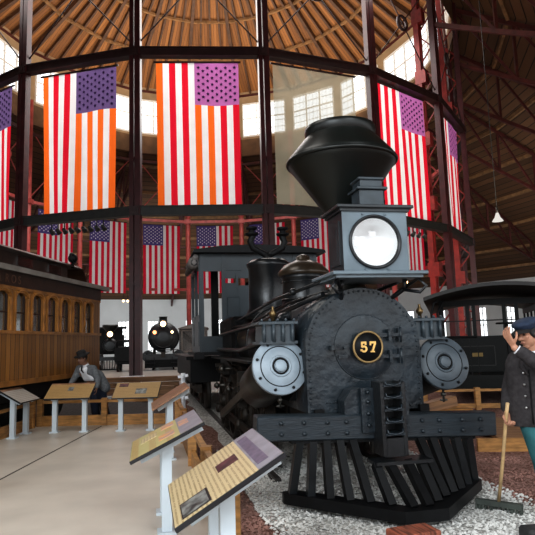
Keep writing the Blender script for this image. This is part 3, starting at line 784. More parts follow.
reader((-1.40, 8.45, FZ), rz_r, .95, 'brown-topped panel seen almost edge-on, beside the black engine', [pr(-.49, .49, -.49, .49, 'pr_brown', 'text_print')], wdt=.58, z_lo=.70, tilt=30, edge='pr_brown')
# two panels across the end of the walkway, facing the camera
reader((-3.70, 11.05, FZ), .0, .86, 'golden panel at the walkway end in front of the man in a black hat', [
    pr(-.49, .49, -.49, .49, 'pr_tan', 'text_print'), pr(-.49, .49, .40, .49, 'pr_brown', 'title_strip', .003), pr(-.06, .06, -.02, .24, 'pr_photo', 'small_picture', .003)], wdt=.50, z_lo=.64, tilt=30, posts=(-.28, .28))
reader((-2.43, 11.02, FZ), .0, .86, 'golden panel with two small grey photos, below the maroon column', [
    pr(-.49, .49, -.49, .49, 'pr_tan', 'text_print'), pr(-.42, -.22, .22, .44, 'pr_dark', 'dark_photo', .003), pr(-.02, .22, -.25, .08, 'pr_photo', 'grey_photo', .003)], wdt=.50, z_lo=.62, tilt=30, posts=(-.30, .26))
# panel on the left side, facing right
reader((-4.52, 10.75, FZ), R(90)-.02, .85, 'whitish slanted panel at the left edge beside the carriage', [
    pr(-.49, .49, -.49, .49, 'pr_white', 'text_print'), pr(-.49, .49, .34, .49, 'pr_brown', 'title_strip', .003)], wdt=.46, z_lo=.63, tilt=30, posts=(-.27, .27))

# ------------------------------------------------------------------ low pine fence round the walkway end
def fence(pts, label, zr=.56, post_every=1.25, nm='low_fence', bh=.21, bz=.15):
    root = empty(nm, (pts[0][0], pts[0][1], 0), label=label, cat='fence')
    o0 = Vector((pts[0][0], pts[0][1], 0))
    a, b = Vector((*pts[0], 0))-o0, Vector((*pts[1], 0))-o0
    L = (b-a).length; n = max(1, round(L/post_every))
    for i in range(n+1):
        p = a.lerp(b, i/n); m = MB(); m.beam(p, p+Vector((0, 0, zr+.03)), .11, .11, up=(0, 1, 0)); m.build('post', 'fencewood', root)
    m = MB(); m.beam(a+Vector((0, 0, zr-.03)), b+Vector((0, 0, zr-.03)), .06, .055); m.build('top_rail', 'fencewood', root)
    m = MB(); m.beam(a+Vector((0, 0, bz)), b+Vector((0, 0, bz)), .05, bh); m.build('bottom_board', 'fencewood', root)
    return root
fence([(-4.62, 11.98), (-1.95, 11.85)], 'low golden pine fence closing the far end of the walkway')
fence([(-4.70, 11.75), (-4.74, 6.0)], 'low pine fence along the left edge of the walkway beside the carriage', post_every=1.85)
q0, q1 = trackpt(-1.645, 6.0), trackpt(-1.645, -1.2)
fence([q0[:2], q1[:2]], 'low pine fence along the right edge of the walkway behind the slanted panels', post_every=1.8)
# end of a pine bench at the left edge
r_ = empty('bench', (-3.1, 6.15, .05), .1, label='end of a pine plank bench at the left edge of the floor', cat='bench')
m = MB(); m.box((-.45, 0, .47), (1.1, .32, .05)); m.build('seat', 'fencewood', r_)
for x in (-.85, -.45):
    m = MB(); m.box((x, 0, .225), (.06, .28, .45)); m.build('leg', 'fencewood', r_)

# timbers and small things behind the fence
def timber(c, d, rz, label, mt='brownwood', group=None, name='timber'):
    m = MB(); m.box((0, 0, 0), d, bev=.012); o = m.build(name, mt, label=label, cat='timber', group=group, loc=c); o.rotation_euler.z = rz; return o
gt = 'stacked brown planks in front of the maroon column'
for i, (dz, ext) in enumerate(((.11, 0.), (.30, -.12), (.49, .05))):
    timber((-4.45+ext/2, 20.0+.03*i, dz), (3.2+ext, .22, .165), .03, ('lowest', 'middle', 'topmost')[i]+' brown plank of the low stack in front of the maroon column', group=gt)
timber((-3.18, 17.3, .22), (1.0, .22, .44), .05, 'short brown timber baulk behind the fence, left of the black engine')
timber((-2.75, 15.2, .11), (.5, .4, .22), .3, 'small orange-brown wood block behind the panel with two photos', 'brick')
m = MB(); m.box((-3.9, 17.9, .06), (2.0, .35, .12)); m.build('kerb', 'whitewall', label='white kerb on the floor behind the fence, below the brown planks', cat='kerb')
def marker(p, h, label):
    r_ = empty('marker_post', p, label=label, cat='marker post')
    m = MB(); m.cyl((0, 0, 0), (0, 0, h), .05, n=10); m.lathe([(.14, 0), (.14, .03), (.06, .06)], (0, 0, 0)); m.build('post', 'chrome', r_)
    for z in (h-.08, h*.45):
        m = MB(); m.beam((-.11, 0, z), (.11, 0, z+.03), .05, .06); m.beam((0, -.11, z), (0, .11, z+.03), .05, .06); m.build('cross_arm', 'chrome', r_)
marker((-1.80, 12.75, 0), 1.0, 'white enamel post with cross arms, left of the black engine')
r_ = empty('bench', (-5.15, 22.5, .0), .1, label='white bench shape standing in for a bright floor patch by the maroon column', cat='bench')  # added white shape in place of a bright patch on the floor
m = MB(); m.box((0, 0, .45), (.9, .4, .06)); m.build('seat', 'chrome', r_)
for s_ in (-1, 1):
    m = MB(); m.beam((s_*.35, -.15, 0), (s_*.35, .15, .43), .05, .05); m.beam((s_*.35, .15, 0), (s_*.35, -.15, .43), .05, .05); m.build('leg', 'chrome', r_)

# ------------------------------------------------------------------ black steam engine 57
def engine():
    root = empty('steam_locomotive', (1.115, 5.70, 0), R(11.5), label='large black steam locomotive numbered 57 with diamond smokestack and slatted cowcatcher', cat='steam locomotive')
    P = root
    # buffer beam
    bt = R(2.0)
    m = MB(); m.box((0, .11, .765), (2.46, .22, .23), ry=bt, bev=.012); beam = m.build('buffer_beam', 'beamwood', P)
    m = MB()
    for x in (-1.0, -.78, -.55, -.36, .42, .6, .85, 1.05):
        for dz in (-.05, .05):
            m = MB(); m.lathe([(.020, 0), (.020, .016), (0, .024)], (x, .0, .765-x*.035+dz), (0, -1, 0), 8); m.build('bolt', 'beamwood', beam)
    # pilot (cowcatcher)
    z0, hz = .06, .10
    m = MB(); pc = .09
    out_ = [(-.94, .32), (-.94, .24), (pc-.20, -.66), (pc+.20, -.66), (1.11, .16), (1.11, .28), (.97, .30), (pc+.12, -.47), (pc-.12, -.47), (-.80, .34)]
    m.prism([(x, y, z0) for x, y in out_], (0, 0, hz)); pil = m.build('pilot', 'black_flat', P)
    m = MB(); m.box((.05, .08, .645), (1.9, .10, .05), ry=bt); m.build('top_rail', 'black_flat', pil)
    m = MB(); m.box((pc, -.16, .475), (.56, .24, .03)); m.build('centre_plate', 'black', pil)
    nb = 7
    for s_ in (-1, 1):
        for i in range(nb):
            f = i/(nb-1)
            if s_ < 0: bx, by = -.86+(.86+pc-.07)*f, .24-.80*f
            else: bx, by = 1.03-(1.03-pc-.07)*f, .18-.74*f
            tx = .055+s_*(.87-.78*f); tz, ty = .64-tx*.035, .06
            if f > .72: tz, ty = .465, -.20
            m = MB(); m.beam((tx, ty, tz), (bx, by, z0+hz-.01), .072, .085, up=(0, -1, .3))
            m.build('pilot_bar', 'black' if f < .2 else 'black_flat', pil)
    # link and pin pocket with four slots
    m = MB(); cx, w = .04, .25
    m.box((cx-w/2+.02, -.10, .86), (.04, .22, .68), bev=.006); m.box((cx+w/2-.02, -.10, .86), (.04, .22, .68), bev=.006)
    m.box((cx, .0, .86), (w, .03, .68)); m.box((cx, -.105, .60), (w-.04, .19, .17))
    m.build('coupling_pocket', 'black', P); pk = P.children[-1]
    for i in range(5):
        z = .72+.112*i
        m = MB(); m.box((cx, -.12, z), (w-.06, .20, .022)); m.path([(cx-w/2+.05, -.215, z+.045), (cx-w/2+.055, -.222, z+.012), (cx, -.224, z), (cx+w/2-.055, -.222, z+.012), (cx+w/2-.05, -.215, z+.05)], .011, 6)
        m.build('pocket_shelf', 'smokebox', pk)
    for dx, ww_ in ((-.185, .13), (.185, .10)):
        m = MB(); m.box((cx+dx, -.015, .93), (ww_, .03, .42)); mp_ = m.build('mounting_plate', 'smokebox', P)
        for z in (.79, .90, 1.01, 1.1):
            m = MB(); m.lathe([(.022, 0), (.02, .018), (0, .028)], (cx+dx, -.03, z), (0, -1, 0), 8); m.build('bolt', 'smokebox', mp_)
    m = MB(); m.prism([(-.36, .03, .88), (-.145, .03, .88), (-.145, .03, 1.10), (-.20, .03, 1.14), (-.29, .03, 1.12), (-.36, .03, 1.02)], (0, .2, 0)); m.build('frame_bracket', 'smokebox', P)
    # smokebox with flat riveted front
    cx_, cz_, rs = -.045, 1.52, .62
    arc = [(cx_+rs*math.cos(t), cz_+rs*math.sin(t)) for t in [PI*i/24 for i in range(25)]]
    outl = arc+[(cx_-rs, .89), (cx_+rs, .89)]
    m = MB(); m.prism([(x, .25, z) for x, z in outl], (0, 1.45, 0), 0, True)
    def rv(x, z, r=.013, y=.25): m.lathe([(r, 0), (r*.8, .007), (0, .011)], (x, y, z), (0, -1, 0), 6)
    for i in range(34):
        t = PI*i/33; rv(cx_+(rs-.035)*math.cos(t), cz_+(rs-.035)*math.sin(t))
    for i in range(11):
        for s_ in (-1, 1): rv(cx_+s_*(rs-.035), .93+.054*i)
    for i in range(16): rv(cx_-.55+.073*i, .925)
    for s_ in (-1, 1):
        for i in range(5): rv(cx_+s_*(.42-.03*i), .99+.0*i, .012)
    for i in range(20):      # rivets along the wrapper sides
        for y in (.34, .95, 1.6):
            t = PI*i/19; x, z = cx_+rs*math.cos(t), cz_+rs*math.sin(t)
            m.lathe([(.013, -.002), (.010, .007), (0, .010)], (x, y, z), (math.cos(t), 0, math.sin(t)), 6)
    sb = m.build('smokebox', 'smokebox', P)
    px, pz = -.035, 1.53
    m = MB(); m.lathe([(.33, 0), (.33, .008), (.32, .012), (.18, .018), (0, .022)], (px, .25, pz), (0, -1, 0), 40); m.torus((px, .245, pz), (0, 1, 0), .325, .007, 48, 6)
    door = m.build('smokebox_door', 'smokebox', P)
    m = MB()
    for z in (pz+.115, pz-.10):
        m.box((px+.25, .205, z), (.24, .022, .035)); m.box((px+.25, .20, z), (.03, .05, .12)); m.box((px+.37, .22, z), (.04, .06, .14)); m.cyl((px+.37, .19, z-.08), (px+.37, .19, z+.08), .012, n=8)
    m.build('hinge', 'smokebox', door)
    m = MB(); m.box((px-.31, .215, pz), (.16, .03, .035)); m.box((px-.37, .20, pz), (.03, .06, .045)); m.cyl((px-.24, .22, pz), (px-.24, .17, pz), .016, n=8); m.box((px-.25, .22, pz-.09), (.10, .025, .03)); m.build('latch', 'smokebox', door)
    # number plate
    m = MB(); m.lathe([(.150, 0), (.150, .03), (0, .03)], (px, .19, pz), (0, -1, 0), 40); m.cyl((px, .25, pz), (px, .18, pz), .05); npl = m.build('number_plate', 'black_flat', P)
    m = MB(); m.torus((px, .165, pz), (0, 1, 0), .153, .012, 48, 8); m.build('rim', 'goldrim', npl)
    # slab-serif digits 5 and 7
    d5 = MB(); y = .158; th = (0, -.008, 0)
    def rect(mb, x0, z0_, x1, z1_): mb.prism([(x0, y, z0_), (x1, y, z0_), (x1, y, z1_), (x0, y, z1_)], th)
    ox, oz, h = px-.082, pz-.055, .11
    rect(d5, ox+.004, oz+h-.022, ox+.062, oz+h); rect(d5, ox+.044, oz+h-.034, ox+.062, oz+h-.022); rect(d5, ox+.004, oz+.052, ox+.022, oz+h-.022)
    bc = (ox+.034, oz+.036); ro, ri = .036, .016
    angs = [R(140-i*(140+160)/14) for i in range(15)]
    for a0, a1 in zip(angs, angs[1:]):
        d5.prism([(bc[0]+ro*math.cos(a0), y, bc[1]+ro*math.sin(a0)), (bc[0]+ro*math.cos(a1), y, bc[1]+ro*math.sin(a1)), (bc[0]+ri*math.cos(a1), y, bc[1]+ri*math.sin(a1)), (bc[0]+ri*math.cos(a0), y, bc[1]+ri*math.sin(a0))], th)
    rect(d5, ox-.004, oz+.014, ox+.018, oz+.034)
    d5.build('digit', 'gold', npl)
    d7 = MB(); ox = px+.014
    rect(d7, ox, oz+h-.022, ox+.068, oz+h); rect(d7, ox, oz+h-.040, ox+.016, oz+h-.022)
    d7.prism([(ox+.046, y, oz+h-.022), (ox+.068, y, oz+h-.022), (ox+.040, y, oz+.012), (ox+.018, y, oz+.012)], th); rect(d7, ox+.006, oz, ox+.052, oz+.014)
    d7.build('digit', 'gold', npl)
    # cylinders, tipped down at the rear
    inc = R(14)
    for s_, cm in ((-1, 'cylgrey'), (1, 'cylgrey_shaded')):
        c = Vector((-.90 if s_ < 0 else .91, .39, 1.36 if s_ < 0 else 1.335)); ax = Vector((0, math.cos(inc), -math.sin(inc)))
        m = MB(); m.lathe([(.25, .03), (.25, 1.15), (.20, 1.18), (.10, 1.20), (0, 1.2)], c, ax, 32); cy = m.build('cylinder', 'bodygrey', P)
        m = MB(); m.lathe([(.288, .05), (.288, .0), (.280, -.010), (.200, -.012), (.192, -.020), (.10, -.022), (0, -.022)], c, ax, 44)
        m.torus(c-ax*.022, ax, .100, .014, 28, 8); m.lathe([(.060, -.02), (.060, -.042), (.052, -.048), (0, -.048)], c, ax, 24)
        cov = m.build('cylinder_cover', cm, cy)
        x = Vector((1, 0, 0)); yv = ax.cross(x)
        for i in range(8):
            m = MB(); q = c+(x*math.cos(i*PI/4+.3)+yv*math.sin(i*PI/4+.3))*.248-ax*.010
            m.lathe([(.016, 0), (.016, .012), (.009, .016), (.009, .028), (0, .03)], q, -ax, 6); m.build('bolt', 'black', cov)
        m = MB(); m.torus(c-ax*.0215, ax, .076, .010, 28, 6); m.torus(c-ax*.013, ax, .204, .0055, 40, 6); m.build('ring_groove', 'black_flat', cov)
        # steam chest above
        m = MB(); sx = s_*.92-(.0 if s_ < 0 else .25)*0
        sx = -.905 if s_ < 0 else .75
        m.box((sx, .60, 1.70), (.34, .36, .20), bev=.008); ch = m.build('steam_chest', 'chest', P)
        m = MB(); m.box((sx, .60, 1.80), (.42, .44, .035), bev=.006); m.box((sx, .60, 1.60), (.40, .42, .03)); m.build('flange', 'chest', ch)
        m = MB()
        for i in range(4): m.cyl((sx-.15+.10*i, .40, 1.605), (sx-.15+.10*i, .40, 1.79), .020, n=8)
        for i in range(5): m.lathe([(.016, 0), (.016, .02), (0, .03)], (sx-.17+.085*i, .41, 1.818), (0, 0, 1), 6)
        m.build('stud', 'chest', ch)
        m = MB(); m.lathe([(.02, 0), (.02, .05), (.035, .06), (.04, .09), (.02, .12), (.012, .14), (.016, .155), (0, .165)], (sx-.03, .50, 1.815), n=14); m.build('oil_cup', 'brass', ch)
        m = MB(); m.cyl(c+Vector((0, .06, -.26)), c+Vector((0, .06, -.42)), .014, n=8); m.ball(c+Vector((0, .06, -.34)), .028); m.cyl(c+Vector((-.04, .06, -.40)), c+Vector((.04, .06, -.40)), .012, n=6); m.build('drain_cock', 'steel', cy)
    # saddle, boiler, firebox
    m = MB(); m.box((-.03, 1.0, .98), (1.05, 1.2, .5)); m.prism([(-.75, .7, .98), (.72, .7, .98), (.45, .7, 1.3), (-.5, .7, 1.3)], (0, .8, 0)); m.build('saddle', 'black_flat', P)
    m = MB(); m.cyl((-.04, 1.6, 1.57), (-.04, 6.1, 1.62), .585, n=40)
    for y in (2.1, 3.2, 4.0, 5.1): m.torus((-.04, y, 1.57+.01*y), (0, 1, 0), .585, .014, 40, 6)
    m.build('boiler', 'black', P)
    m = MB(); m.box((-.04, 5.9, 1.35), (1.35, 1.8, 1.5), bev=.06); m.build('firebox', 'black_flat', P)
    # smokestack
    S = (.0, .78, 0); m = MB()
    m.lathe([(.36, 2.06), (.34, 2.10), (.20, 2.20), (.172, 2.32), (.172, 2.98), (.19, 3.02), (.59, 3.58), (.622, 3.62), (.625, 3.67), (.605, 3.71), (.43, 3.92), (.395, 3.95)], S, n=48, cap=False); stk = m.build('smokestack', 'stack_black', P)
    m = MB(); m.lathe([(.39, 3.94), (.405, 3.97), (.415, 4.02), (.41, 4.06), (.385, 4.07), (.36, 4.05), (.35, 3.97), (.2, 3.8), (0, 3.8)], S, n=48, cap=False); m.build('rim', 'stack_black', stk)
    m = MB(); m.torus((S[0], S[1], 3.645), (0, 0, 1), .622, .026, 48, 8); m.build('bead', 'stack_black', stk)
    # headlight on its shelf
    m = MB(); m.box((.0, .16, 2.245), (.98, .74, .035), bev=.006); m.box((.0, .16, 2.215), (.90, .66, .03)); shelf = m.build('headlight_shelf', 'lampgrey', P)
    for s_ in (-1, 1):
        m = MB(); x = s_*.33+.02
        m.path([(x, .05, 2.20), (x+s_*.02, .08, 2.12), (x-s_*.03, .2, 2.06), (x-s_*.06, .30, 2.02)], .026, 8)
        m.path([(x+s_*.02, .08, 2.12), (x+s_*.10, -.06, 2.20), (x+s_*.16, -.10, 2.12), (x+s_*.10, -.08, 2.06), (x, .08, 2.10)], .018, 8)
        m.build('shelf_bracket', 'black', shelf)
    hl = empty('headlight', (0, 0, 0)); hl.parent = P
    x0, x1, yf, yb, z0_, z1_ = -.325, .365, -.05, .40, 2.26, 2.91
    lx, lz, lr = .012, 2.57, .262
    m = MB()
    # front plate with a round hole
    ring_ = [(lx+lr*math.cos(2*PI*i/48), lz+lr*math.sin(2*PI*i/48)) for i in range(48)]
    def edge(t):
        c, s_ = math.cos(t), math.sin(t); k = min(((x1-lx) if c > 0 else (lx-x0))/max(abs(c), 1e-6), ((z1_-lz) if s_ > 0 else (lz-z0_))/max(abs(s_), 1e-6)); return (lx+c*k, lz+s_*k)
    ts = sorted([2*PI*i/48 for i in range(48)]+[math.atan2(b-lz, a-lx) % (2*PI) for a in (x0, x1) for b in (z0_, z1_)])
    for a0, a1 in zip(ts, ts[1:]+[ts[0]+2*PI]):
        e0, e1 = edge(a0), edge(a1)
        m.poly([(lx+lr*math.cos(a0), yf, lz+lr*math.sin(a0)), (e0[0], yf, e0[1]), (e1[0], yf, e1[1]), (lx+lr*math.cos(a1), yf, lz+lr*math.sin(a1))])
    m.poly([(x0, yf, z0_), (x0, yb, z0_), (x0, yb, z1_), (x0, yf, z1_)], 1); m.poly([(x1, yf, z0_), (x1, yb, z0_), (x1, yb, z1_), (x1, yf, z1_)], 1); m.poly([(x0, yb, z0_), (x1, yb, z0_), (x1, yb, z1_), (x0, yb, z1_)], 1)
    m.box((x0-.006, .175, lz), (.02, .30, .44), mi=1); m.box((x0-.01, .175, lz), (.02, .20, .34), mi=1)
    for z in (lz+.28, lz-.28):
        for x in (lx-.12, lx+.12): m.lathe([(.012, 0), (.012, .01), (0, .014)], (x, yf, z), (0, -1, 0), 8)
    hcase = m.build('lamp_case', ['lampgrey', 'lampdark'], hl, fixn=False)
    m = MB(); m.lathe([(lr+.012, 0), (lr+.014, .025), (lr-.004, .03), (lr-.02, .012), (lr-.02, 0)], (lx, yf+.004, lz), (0, -1, 0), 48, cap=False); m.build('lens_rim', 'black', hl)
    m = MB(); m.lathe([(lr-.01, 0), (lr-.01, .004), (0, .004)], (lx, yf-.008, lz), (0, -1, 0), 40); m.build('lens', 'lens', hl)
    m = MB(); m.lathe([(lr, 0), (lr*.93, .05), (lr*.75, .11), (lr*.5, .16), (lr*.2, .19), (0, .195)], (lx, yf+.01, lz), (0, 1, 0), 40, cap=False); m.build('reflector', 'mirror', hl)
    m = MB(); m.cyl((lx, yf+.19, lz-.05), (lx, yf+.12, lz), .02, n=8); m.ball((lx, yf+.11, lz), .025); m.build('burner', 'glass', hl)
    m = MB(); m.box(((x0+x1)/2, .175, z1_+.015), (x1-x0+.12, yb-yf+.12, .032), bev=.006); m.box(((x0+x1)/2, .175, z1_-.015), (x1-x0+.05, yb-yf+.05, .03)); m.build('lamp_lid', 'lampdark', hl)
    m = MB(); m.box((.05, .17, 3.03), (.27, .24, .22), bev=.01); m.box((.05, .17, 3.15), (.33, .30, .03), bev=.006); m.box((.05, .17, 3.20), (.24, .22, .09)); m.box((.05, .17, 3.255), (.28, .26, .03), bev=.008); m.build('lamp_chimney', 'chest', hl)
    # sand dome
    m = MB(); o = (.0, 2.6, 0); m.lathe([(.40, 1.95), (.36, 2.08), (.315, 2.16), (.315, 2.50), (.345, 2.54)], o, n=36); dm = m.build('sand_dome', 'black', P)
    m = MB(); m.lathe([(.33, 2.53), (.375, 2.56), (.37, 2.60), (.28, 2.70), (.14, 2.76), (.10, 2.78), (.10, 2.82), (.05, 2.85), (0, 2.87)], o, n=36); m.build('dome_cap', 'oldbrass', dm)
    m = MB(); m.torus((0, 2.6, 2.2), (0, 0, 1), .32, .015, 36, 6); m.torus((0, 2.6, 2.45), (0, 0, 1), .32, .012, 36, 6); m.build('band', 'black', dm)
    # tall steam dome with forked whistle stand
    o = (-.13, 4.4, 0); m = MB(); m.lathe([(.44, 2.0), (.40, 2.12), (.355, 2.2), (.355, 2.89), (.385, 2.92), (.385, 2.97), (.30, 3.04), (0, 3.08)], o, n=36); sd = m.build('steam_dome', 'black', P)
    m = MB()
    for s_ in (-1, 1):
        m.path([(o[0], 4.4, 3.02), (o[0], 4.4, 3.12), (o[0]+s_*.12, 4.4, 3.18), (o[0]+s_*.26, 4.4, 3.26), (o[0]+s_*.31, 4.4, 3.37), (o[0]+s_*.27, 4.4, 3.46), (o[0]+s_*.28, 4.4, 3.50)], .058, 10)
        m.lathe([(.05, 0), (.11, .03), (.12, .06), (.055, .07), (.055, .12), (.10, .13), (.10, .17), (0, .18)], (o[0]+s_*.28, 4.4, 3.46), n=16)
    m.cyl((o[0], 4.4, 3.0), (o[0], 4.4, 3.14), .09); m.build('forked_whistle_stand', 'black_flat', sd)
    # handrails and long rods along the boiler
    m = MB(); m.path([(-.43, .32, 2.22), (-.58, 2., 2.16), (-.62, 4.6, 2.02), (-.66, 6.0, 1.95)], .022, 8); m.ball((-.53, 1.2, 2.19), .045); m.build('handrail', 'black', P)
    m = MB(); m.path([(.40, .32, 2.20), (.52, 2., 2.14), (.56, 6.0, 1.95)], .022, 8); m.build('handrail', 'black', P)
    m = MB()
    m.path([(-.38, .5, 2.10), (-.60, 1.2, 1.98), (-.72, 2.6, 1.86), (-.8, 6., 1.78)], .03, 8)
    m.path([(-.30, .55, 2.14), (-.5, 1.5, 2.08), (-.64, 3.6, 1.9), (-.7, 6., 1.9)], .018, 8)
    m.path([(-.62, 1.0, 1.78), (-.80, 1.6, 1.62), (-.85, 3.2, 1.5), (-.85, 6., 1.5)], .035, 8)
    m.path([(-.64, .9, 1.9), (-.74, .95, 1.88), (-.78, .8, 1.82)], .05, 10)
    m.build('pipe', 'black', P)
    m = MB()
    for s_ in (-1, 1): m.box((s_*.82, 3.9, 1.36), (.34, 4.2, .03))
    m.build('running_board', 'black_flat', P)
    # frames, wheels and motion
    m = MB()
    for s_ in (-1, 1): m.beam((s_*.56, .2, .86), (s_*.56, 7.4, .86), .10, .14); m.beam((s_*.56, 1.2, .5), (s_*.56, 7.2, .5), .09, .10)
    for y in (1.3, 2.6, 3.9, 5.2, 6.5):
        m.beam((-.56, y, .7), (.56, y, .7), .12, .1)
        for s_ in (-1, 1): m.beam((s_*.56, y, .48), (s_*.56, y, .9), .14, .09)
    m.build('frame', 'black_flat', P)
    def wheel(y, r=.54):
        w = MB(); w.cyl((-.8, y, r), (.8, y, r), .075)
        for s_ in (-1, 1):
            c = Vector((s_*.74, y, r)); a = (s_, 0, 0)
            w.lathe([(r-.09, -.05), (r+.02, -.06), (r+.025, -.045), (r, -.03), (r-.005, .06), (r-.09, .06)], c, a, 36, cap=False); w.lathe([(r-.09, -.05), (r-.09, .06)], c, a, 36, cap=False)
            w.lathe([(.12, -.06), (.12, .08), (.06, .10), (0, .10)], c, a, 18)
            for i in range(12):
                t = i*PI/6; w.beam(c+Vector((0, math.cos(t)*.08, math.sin(t)*.08)), c+Vector((0, math.cos(t)*(r-.07), math.sin(t)*(r-.07))), .05, .045, up=(1, 0, 0))
        return w
    for y in (2.15, 3.38, 4.61, 5.84): wheel(y).build('driving_wheel', 'rust', P)
    for s_ in (-1, 1):
        m = MB(); m.beam((s_*.86, 2.15, .40), (s_*.86, 5.84, .40), .05, .10)
        for y in (2.15, 3.38, 4.61, 5.84): m.lathe([(.09, -.05), (.09, .05), (.05, .07), (0, .07)], (s_*.86, y, .40), (s_, 0, 0), 16)
        m.build('side_rod', 'rust', P)
        m = MB(); m.beam((s_*.95, 2.25, .98), (s_*.97, 4.61, .42), .05, .11); m.box((s_*.95, 2.2, .99), (.14, .22, .18)); m.build('connecting_rod', 'steel', P)
        m = MB(); m.cyl((s_*.895, 1.5, 1.08), (s_*.93, 2.2, .99), .03, n=10); m.beam((s_*.90, 1.5, 1.19), (s_*.92, 2.9, 1.02), .10, .05); m.beam((s_*.90, 1.5, .99), (s_*.92, 2.9, .86), .10, .05); m.box((s_*.9, 2.9, .95), (.12, .07, .5)); m.build('guide_bar', 'rust', P)
        m = MB()
        for y in (2.15, 3.38, 4.61, 5.84):
            for j in range(4): m.box((s_*.62, y, 1.14+.022*j), (.09, .9-.16*j, .02))
            m.beam((s_*.62, y-.42, .88), (s_*.62, y-.42, 1.14), .03, .03); m.beam((s_*.62, y+.42, .88), (s_*.62, y+.42, 1.14), .03, .03)
        m.build('leaf_spring', 'rust', P)
    rnd = random.Random(3)
    for i in range(18):
        m = MB(); y = 1.7+.27*i; z = rnd.uniform(.75, 1.25); x = -.84
        if i % 3 == 0: m.cyl((-.6, y, z), (x-.06, y, z), .03, n=8); m.lathe([(.05, 0), (.07, .03), (.03, .08), (0, .08)], (x-.05, y, z), (-1, -.3, 0), 10)
        elif i % 3 == 1: m.path([(-.6, y, z), (x, y, z), (x-.02, y+.2, z+.05), (-.7, y+.5, z-.06)], .018, 6)
        else: m.box((-.74, y, z), (.26, .14, .08), bev=.01)
        m.build('motion_fitting', 'steel' if i % 3 == 0 else 'rust', P)
    # low tender frame and trucks behind the cab
    m = MB(); m.box((0, 11.7, .98), (2.4, 6.0, .55)); m.box((0, 11.7, 1.29), (2.6, 6.1, .08)); tf = m.build('tender_frame', 'black_flat', P)
    for y in (9.8, 13.4):
        for s_ in (-1, 1):
            m = MB(); m.box((s_*.98, y, .55), (.12, 2.0, .2)); m.box((s_*1.0, y, .75), (.2, .5, .35)); m.build('truck_frame', 'rust', tf)
            for dy in (-.62, .62):
                m = MB(); m.lathe([(.34, -.05), (.45, -.06), (.45, .05), (.34, .06), (.12, .08), (0, .08)], (s_*.76, y+dy, .47), (s_, 0, 0), 24); m.build('truck_wheel', 'rust', tf)
    # cab
    y0, y1, hw = 6.35, 8.3, 1.24
    m = MB()
    for x in (-hw+.03, -.76, .76, hw-.03): m.box((x, y0, 2.44), (.075, .08, 2.02))
    m.box((-.99, y0, 1.60), (.42, .05, .34)); m.box((.99, y0, 1.60), (.42, .05, .34)); m.box((-.99, y0, 3.28), (.42, .05, .36)); m.box((.99, y0, 3.28), (.42, .05, .36))
    m.box((0, y0, 3.2), (1.5, .05, .5)); 
    for s_ in (-1, 1): m.box((s_*.60, y0, 2.15), (.28, .05, 1.4)); m.box((s_*.48, y0-.01, 2.92), (.05, .06, .3)); 
    m.box((-.02, y0, 2.1), (.9, .05, 1.4)); m.box((-.56, y0-.03, 2.35), (.26, .03, .42), bev=.01); m.box((-.56, y0-.03, 1.85), (.26, .03, .34), bev=.01); m.box((-.56, y0-.02, 3.16), (.34, .05, .08))
    cab = m.build('cab', 'cabgrey', P); cab.location.x = .09
    for s_ in (-1, 1):
        m = MB(); x = s_*hw; m.box((x, (y0+y1)/2, 1.82), (.05, y1-y0, .8)); m.box((x, (y0+y1)/2, 3.33), (.05, y1-y0, .26))
        for y in (y0+.03, (y0+y1)/2, y1-.03): m.box((x, y, 2.7), (.06, .07, 1.1))
        for y in (y0+.35, y1-.35): m.box((x+s_*.02, y, 1.82), (.04, .5, .5))
        m.build('cab_side', 'cabgrey', cab)
    m = MB(); rp = [(-1.40, 3.46), (-1.38, 3.52), (-.8, 3.60), (0, 3.63), (.8, 3.60), (1.38, 3.52), (1.40, 3.46)]; m.prism([(x, y0-.25, z) for x, z in rp], (0, y1-y0+.6, 0)); m.build('cab_roof', 'black_flat', cab)
    m = MB(); m.box((0, (y0+y1)/2-.05, 1.42), (2.75, y1-y0+.25, .07)); m.box((-1.3, y0-.15, 1.38), (.2, .2, .12)); m.build('cab_floor', 'black_flat', cab)
    m = MB(); m.path([(-1.33, y0-.1, 3.40), (-1.40, y0+.3, 3.25), (-1.36, y0+.9, 3.30), (-1.40, y0+1.5, 3.22)], .10, 10, rr=[.05, .11, .09, .05]); m.ball((-1.36, y0+.1, 3.28), .13, (1, 1.3, 1)); m.build('rolled_curtain', 'box_grey', cab)
    m = MB(); m.box((-.80, 7.6, 2.5), (.16, .10, 2.0)); m.build('cab_post', 'black_flat', cab)
    m = MB(); m.box((-.35, 7.0, 2.0), (.5, .8, 1.1)); m.cyl((-.2, 6.7, 2.3), (-.2, 6.7, 2.9), .04, n=8); m.build('backhead', 'black_flat', cab)
    # rails stay with the track, not the engine
    return root
engine()
for s_ in (-1, 1):
    m = MB(); a, b = Vector((*trackpt(s_*.755, 1.3)[:2], 0)), Vector((*trackpt(s_*.755, 15)[:2], 0))
    m.beam(a+Vector((0, 0, .012)), b+Vector((0, 0, .012)), .11, .02); m.beam(a+Vector((0, 0, .03)), b+Vector((0, 0, .03)), .065, .05)
    m.build('rail', 'rail', label='steel rail in the gravel under the %s side of engine 57' % ('walkway' if s_ < 0 else 'broom man'), cat='rail', group='rails under engine 57')
c = trackpt(.10, -.93)
m = MB(); m.box((0, 0, .06), (.36, .22, .12), bev=.01); o = m.build('timber_block', 'brick', label='weathered reddish timber block in the gravel in front of the cowcatcher', cat='timber', loc=(1.10, 4.63, .03)); o.rotation_euler.z = R(18)
m = MB(); m.box((0, 0, .05), (.34, .18, .10), bev=.02); o = m.build('kerb_stone', 'darkstone', label='dark flat stone in the white gravel in front of the broom man', cat='stone', loc=(2.16, 4.76, .0)); o.rotation_euler.z = .1

